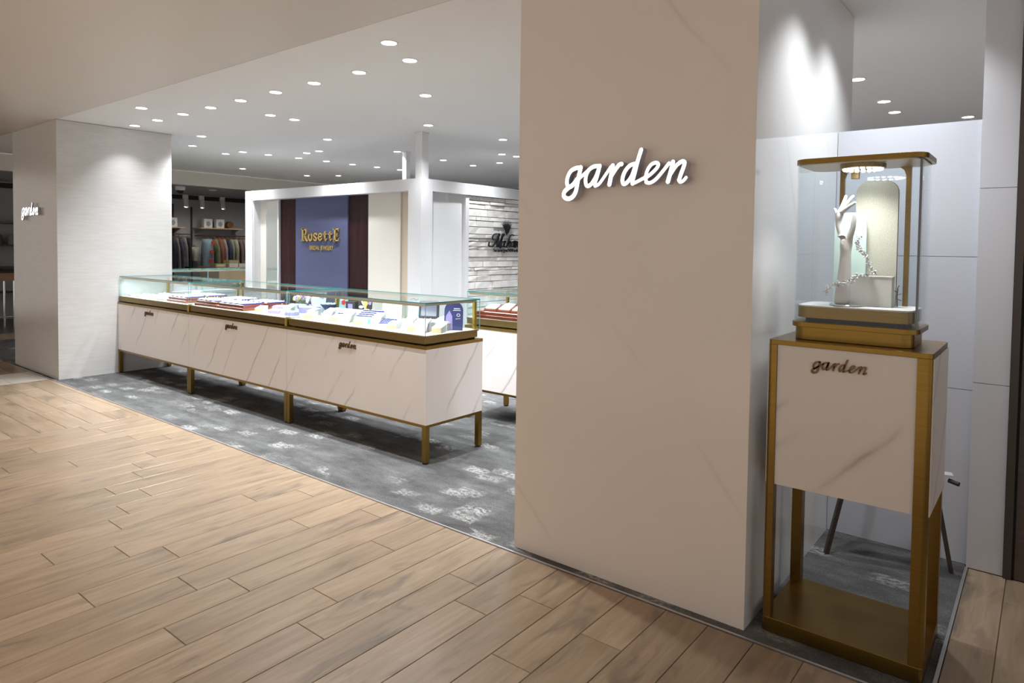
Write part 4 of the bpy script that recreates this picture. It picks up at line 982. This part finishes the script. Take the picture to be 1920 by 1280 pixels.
GP = smooth_line([(-.656,2.712,1.290),(-.643,2.704,1.318),(-.610,2.700,1.330),(-.575,2.712,1.340),(-.552,2.735,1.362),(-.505,2.752,1.3655),(-.520,2.758,1.395),(-.534,2.758,1.432),(-.552,2.752,1.455),(-.560,2.75,1.478),(-.556,2.752,1.503)], 6)
build('stem', MB().tube(GP, .0016, 6), M['silver'], t)
cr = MB(); lf = MB(); rg = random.Random(11)
for p in GP:
    for q in range(3):
        c = tuple(p[i]+rg.uniform(-.0085,.0085) for i in range(3)); cr.ico(c, rg.uniform(.0016,.0042))
    a = rg.uniform(0,6.28); d = Vector((cos(a),rg.uniform(-.3,.3),sin(a)))*rg.uniform(.009,.015); b_ = Vector(p)
    s_ = d.cross(Vector((0,1,0)))*.28
    lf.add([tuple(b_), tuple(b_+d*.5+s_), tuple(b_+d), tuple(b_+d*.5-s_+Vector((0,.002,0)))], [(0,1,2),(0,2,3)])
stuff(build('crystals', cr, mat('crystal_bead', (.92,.92,.95), .05, spec=1.0), t)); stuff(build('leaves', lf, M['silver'], t))
t = thing('twig', 'small dark twig ornament beside the white block', 'ornament', (-.432,2.84,WZ))
build('stem', MB().tube([(-.440,2.84,WZ),(-.442,2.84,1.285),(-.440,2.842,1.315)], .002, 6), M['black_letter'], t)
mb = MB()
for a, z_ in ((.5,1.29),(2.4,1.30),(-.4,1.275),(1.2,1.315)): mb.bar((-.441,2.84,z_),(-.441+.016*cos(a),2.84,z_+.012*sin(a)), .005, .002)
build('sprigs', mb, M['black_letter'], t)

t = thing('easel', 'dark folding easel behind the display stand, against the partition', 'easel', (-.55,3.5,0))
build('leg', MB().bar((-.798,3.44,.0),(-.60,3.56,1.06), .024,.018), M['dark_frame'], t)
build('leg', MB().bar((-.308,3.60,.0),(-.50,3.56,1.06), .024,.018), M['dark_frame'], t)
build('leg', MB().bar((-.43,3.72,.0),(-.50,3.59,1.04), .024,.018), M['dark_frame'], t)
build('crossbar', MB().bar((-.67,3.52,.68),(-.43,3.57,.68), .022,.014), M['dark_frame'], t)
build('ledge', MB().bar((-.74,3.45,.46),(-.312,3.56,.455), .05,.014), M['grey_tile'], t)
build('knob', MB().tube([(-.325,3.545,.435),(-.285,3.53,.430)], .010, 10), M['dark_frame'], t)

# ------------------------------------------------------------------ farther counters seen over the long one
t = counter(-1.1, 1.1, 0.0, 'glass display counter at the back left, turned side on beside the booth', GC, block_right=False, strip=True)
LOC.pop(t.name, None); t.location = (-9.32, 5.05, 0); t.rotation_euler = (0,0,pi/2)
t = thing('service_counter', 'low white service counter behind the left display counter', 'counter', (-8.62,4.42,0))
build('body', MB().box(-8.90,-8.36,3.84,5.02,.06,.82), M['white'], t); build('kickboard', MB().box(-8.87,-8.39,3.87,4.99,.001,.06), M['black'], t)
build('worktop', MB().box(-8.92,-8.34,3.82,5.04,.82,.85), M['grey_tile'], t)
for i, (x, y, w, d, h, lab) in enumerate(((-8.60,4.02,.30,.26,.10,'first from the pillar'),(-8.58,4.30,.26,.22,.07,'second from the pillar'),(-8.60,4.56,.24,.22,.085,'third from the pillar'),(-8.60,4.80,.24,.18,.06,'fourth from the pillar'))):
    t = thing('storage_box', 'white storage box on the low service counter, '+lab, 'box', (x,y,.8505), 'white boxes on the service counter')
    build('body', MB().box(x-w/2,x+w/2,y-d/2,y+d/2,.8505,.8505+h*.7), M['white_pad'], t); build('lid', MB().box(x-w/2-.004,x+w/2+.004,y-d/2-.004,y+d/2+.004,.8505+h*.7,.8505+h), M['white_pad'], t)

# ------------------------------------------------------------------ clothes shop in the distance
RX = -14.62
def garment(w, h, d, cols, lab, group, seed, name='garment'):
    rg = random.Random(seed); t = thing(name, lab, 'clothing', (0,0,0), group)
    rows, n = 7, 16; mb = MB(); vs = []; fs = []; ph = rg.uniform(0,6)
    for i in range(rows):
        f = i/(rows-1); z_ = -.06-h*f
        for k in range(n):
            a = 2*pi*k/n; wob = 1+.22*f*sin(3*a+ph)+.10*f*sin(5*a-ph)
            k1 = .55+.45*min(1,f*3)
            vs.append((d/2*cos(a)*k1*wob, w*.36*sin(a)*wob, z_))
    for i in range(rows-1):
        for k in range(n): fs.append((i*n+k,i*n+(k+1)%n,(i+1)*n+(k+1)%n,(i+1)*n+k))
    fs.append(tuple(range(n))); mb.add(vs, fs)
    build('cloth', mb, cols[0], t, smooth=True)
    if len(cols) > 1:
        p = MB()
        for q in range(3): p.prism_x([(c[0], c[1]) for c in blob(rg.uniform(-w*.2,w*.2), -.12-h*.32*q-.03, w*.17, w*.19, 10, .15)], d/2*.98, d/2*1.14)
        build('print', p, cols[1], t)
    build('hanger', MB().bar((-d*.32,0,-.062),(0,0,-.03),.008,.014).bar((0,0,-.03),(d*.32,0,-.062),.008,.014).tube([(0,0,-.03),(0,0,.004),(.01,0,.014)], .003, 5), M['oak_top'], t)
    return t
def cm(n, c): return mat(n, c, .85, noise=.25, nscale=14)
rackR = [(7.46,.27,.62,'cloth_blue',(.23,.31,.37),'pale blue garment with red flower print at the left end of the right rack'),(7.63,.10,.60,'cloth_green',(.20,.23,.12),'olive green garment next to the blue print one'),(7.73,.10,.58,'cloth_rust',(.30,.12,.08),'rust coloured garment on the right rack'),(7.82,.10,.60,'cloth_pink',(.40,.30,.29),'pink and white striped garment on the right rack'),(7.91,.09,.60,'cloth_navy',(.05,.06,.11),'dark blue garment on the right rack'),(8.00,.09,.54,'cloth_sage',(.34,.36,.28),'sage green garment on the right rack'),(8.10,.13,.55,'cloth_ivory',(.42,.40,.30),'ivory garment on the right rack'),(8.21,.10,.56,'cloth_mauve',(.24,.16,.16),'mauve garment on the right rack'),(8.30,.10,.56,'cloth_khaki',(.30,.27,.21),'khaki garment on the right rack'),(8.39,.09,.56,'cloth_black',(.03,.03,.035),'black garment at the right end of the right rack')]
redp = cm('cloth_red_print', (.45,.07,.05))
for i, (y, w, h, n, c, lab) in enumerate(rackR):
    g = garment(w, h, .42, [cm(n,c)]+([redp] if i == 0 else []), lab, 'garments on the right rack', i); g.location = (RX, y, 1.60)
rackL = [(6.68,.10,.70,(.035,.035,.06),'navy garment at the left end of the left rack'),(6.76,.10,.68,(.18,.18,.18),'grey garment on the left rack, second from the left'),(6.84,.10,.70,(.07,.06,.09),'dark violet garment in the middle of the left rack'),(6.93,.10,.62,(.22,.22,.21),'pale grey garment on the left rack, second from the right'),(7.02,.11,.66,(.02,.02,.022),'black garment at the right end of the left rack')]
for i, (y, w, h, c, lab) in enumerate(rackL):
    g = garment(w, h, .40, [cm('cloth_dark_%d' % i, c)], lab, 'garments on the left rack', 20+i); g.location = (RX, y, 1.62)
g = garment(.30,.30,.30,[cm('cloth_cream',(.36,.35,.31))], 'cream skirt hanging between the two racks', 'single hanging skirt', 40); g.location = (RX-.1, 7.22, 1.42)
for y0, y1, z_, lab in ((7.36,8.48,1.616,'right clothes rail under the shelf'),(6.50,7.08,1.636,'left clothes rail beside the white pillar')):
    t = thing('clothes_rail', lab, 'clothes rail', (RX,(y0+y1)/2,0), 'wall mounted clothes rails')
    build('rail', MB().tube([(RX,y0,z_),(RX,y1,z_)], .011, 8), M['dark_frame'], t)
    for y in (y0+.04, y1-.04): build('arm', MB().bar((RX,y,z_),(-15.049,y,z_),.02,.02), M['dark_frame'], t)
for y0, y1, lab in ((7.34,8.34,'right wooden wall shelf above the clothes rail'),(6.45,7.00,'left wooden wall shelf beside the white pillar')):
    t = thing('wall_shelf', lab, 'shelf', (-14.85,(y0+y1)/2,1.77), 'wooden wall shelves in the clothes shop')
    build('board', MB().box(-15.04,-14.66,y0,y1,1.765,1.79), M['ply'], t)
    for y in (y0+.06, y1-.06): build('bracket', MB().prism_y([(-15.049,1.765),(-14.75,1.765),(-15.049,1.66)], y-.01, y+.01), M['grey_metal'], t)
for y, m1, lab in ((7.56,'white','left picture box on the right shelf'),(7.84,'white','right picture box on the right shelf'),(6.78,'white','picture box on the left shelf beside the pillar')):
    t = thing('picture_box', 'white and grey '+lab, 'box', (-14.80,y,1.791), 'picture boxes on the wall shelves')
    build('box', MB().box(-14.86,-14.76,y-.095,y+.095,1.791,1.99), M[m1], t)
    build('picture', MB().prism_x(blob(y,1.88,.05,.06,10,.1), -14.76,-14.756), M['grey_metal'], t)
t = thing('round_basket', 'round brown woven basket on the right shelf', 'basket', (-14.80,8.08,1.791))
build('body', MB().tube([(-14.86,8.08,1.872),(-14.76,8.08,1.872)], .08, 18), cm('basket_brown',(.16,.08,.04)), t); build('rim', MB().tube([(-14.755,8.08+.07*cos(a),1.872+.07*sin(a)) for a in [2*pi*k/16 for k in range(17)]], .010, 6), cm('basket_rim',(.22,.12,.06)), t)
t = thing('slotted_rail', 'tall slotted shelf upright left of the right shelf', 'upright', (-15.04,7.32,1.2), 'slotted uprights'); build('upright', MB().box(-15.049,-15.02,7.30,7.33,.6,2.25), M['dark_frame'], t)
t = thing('slotted_rail', 'tall slotted shelf upright above the left shelf', 'upright', (-15.04,6.90,1.2), 'slotted uprights'); build('upright', MB().box(-15.049,-15.02,6.89,6.92,.6,2.30), M['dark_frame'], t)
t = thing('light_track', 'black lighting track under the clothes shop ceiling', 'light track', (-14.2,6.5,2.36)); build('channel', MB().box(-14.26,-14.20,3.2,10.5,2.36,2.445), M['black'], t); build('hanger', MB().box(-14.25,-14.21,3.2,10.5,2.445,2.469), M['grey_metal'], t)
for i, y in enumerate((6.77,7.11,7.57,8.30)):
    t = thing('track_spotlight', f'white track spotlight, {ORD[i]} from the left on the black track', 'spotlight', (-14.17,y,2.36), 'white track spotlights')
    build('clip', MB().box(-14.198,-14.15,y-.05,y+.05,2.36,2.455), M['ring'], t)
    lamp('track_bulb', 'SPOT', (.13,-.05,-.17), 9.0, (1,.95,.88), t, (0,radians(20),0), spot_size=radians(150), spot_blend=1.0, shadow_soft_size=.04)
    build('barrel', MB().tube([(-14.14,y,2.36),(-14.05,y-.04 if i < 3 else y+.05,2.20)], .045, 14), M['ring'], t)
t = thing('dome_camera', 'white ceiling dome camera by the beige beam', 'camera', (-12.4,5.83,2.47)); build('mount', MB().lathe([(.07,2.40),(.085,2.42),(.085,2.469)], -12.4,5.83,0,20), M['ring'], t); build('dome', MB().ball((-12.4,5.83,2.40),.062,.062,.055,14,8), M['black'], t, smooth=True)
t = thing('ceiling_sensor', 'small white round ceiling sensor in the clothes shop', 'sensor', (-12.6,6.54,2.47)); build('disc', MB().lathe([(.05,2.45),(.075,2.46),(.075,2.469)], -12.6,6.54,0,20), M['ring'], t)
t = thing('display_table', 'light wooden display table in the clothes shop', 'table', (-12.85,7.0,0))
build('tabletop', MB().box(-13.25,-12.45,6.55,7.75,.945,.985), M['oak_top'], t); build('front_board', MB().box(-12.50,-12.47,6.60,7.70,.05,.945), M['ply'], t); build('back_board', MB().box(-13.23,-13.20,6.60,7.70,.05,.945), M['ply'], t)
for y in (6.60,7.66): build('end_board', MB().box(-13.20,-12.50,y,y+.04,.001,.945), M['ply'], t)
for x, y, w, d, h, c, lab in ((-12.62,6.66,.20,.20,.07,(.36,.33,.16),'olive flat gift box at the left end of the clothes shop table'),(-12.56,6.90,.16,.18,.075,(.66,.63,.55),'white labelled gift box on the clothes shop table'),(-12.56,7.10,.16,.18,.07,(.55,.56,.50),'pale grey gift box on the clothes shop table'),(-12.80,7.02,.22,.20,.13,(.62,.56,.22),'yellow gift box behind the pale ones on the table'),(-12.66,7.32,.16,.16,.12,(.52,.45,.33),'beige gift box at the right end of the clothes shop table')):
    t = thing('gift_box', lab, 'box', (x,y,.9855), 'gift boxes on the clothes shop table'); m_ = mat('gift_'+lab.split()[0], c, .6)
    build('body', MB().cbox(x-w/2,x+w/2,y-d/2,y+d/2,.9855,.9855+h,.006), m_, t); build('tag', MB().box(x+w/2,x+w/2+.002,y-d*.35,y+d*.35,.9855+h*.3,.9855+h*.75), M['grey_tile'], t)
t = thing('bar_table', 'tall dark topped bar table with orange wood apron at the far left edge', 'table', (-13.4,3.55,0))
build('top', MB().box(-13.75,-13.05,3.05,4.15,.93,.975), M['black'], t); build('apron', MB().box(-13.70,-13.10,3.10,4.10,.80,.93), M['oak_top'], t)
for x in (-13.66,-13.14):
    for y in (3.16,3.50,4.04): build('leg', MB().tube([(x,y,.001),(x,y,.80)], .018, 10), M['chrome'], t)
build('foot_rail', MB().tube([(-13.14,3.16,.22),(-13.14,4.04,.22)], .012, 8), M['chrome'], t)
t = thing('dark_shelving', 'dark shelving with goods in the unlit shop at the far left', 'shelving', (-14.6,3.7,0))
for x in (-14.9,): 
    for y in (3.2,4.3): build('upright', MB().box(x-.13,x+.13,y-.015,y+.015,.001,2.2), M['dark_frame'], t)
for z_ in (.5,.95,1.35,1.75): build('shelf_board', MB().box(-15.03,-14.77,3.215,4.285,z_,z_+.025), M['dark_frame'], t)
rg = random.Random(9)
for i in range(5):
    y = 3.34+.2*i
    o = tag(build('shop_jar', MB().lathe([(.06,1.3755),(.066,1.46),(.05,1.53),(.03,1.56)], -14.9, y, 0, 12), cm('jar_%d' % i, (rg.uniform(.1,.3),)*3)), f'dim grey jar on the dark shelving, {ORD[i]} from the left', 'jar', 'grey jars on the dark shelving')
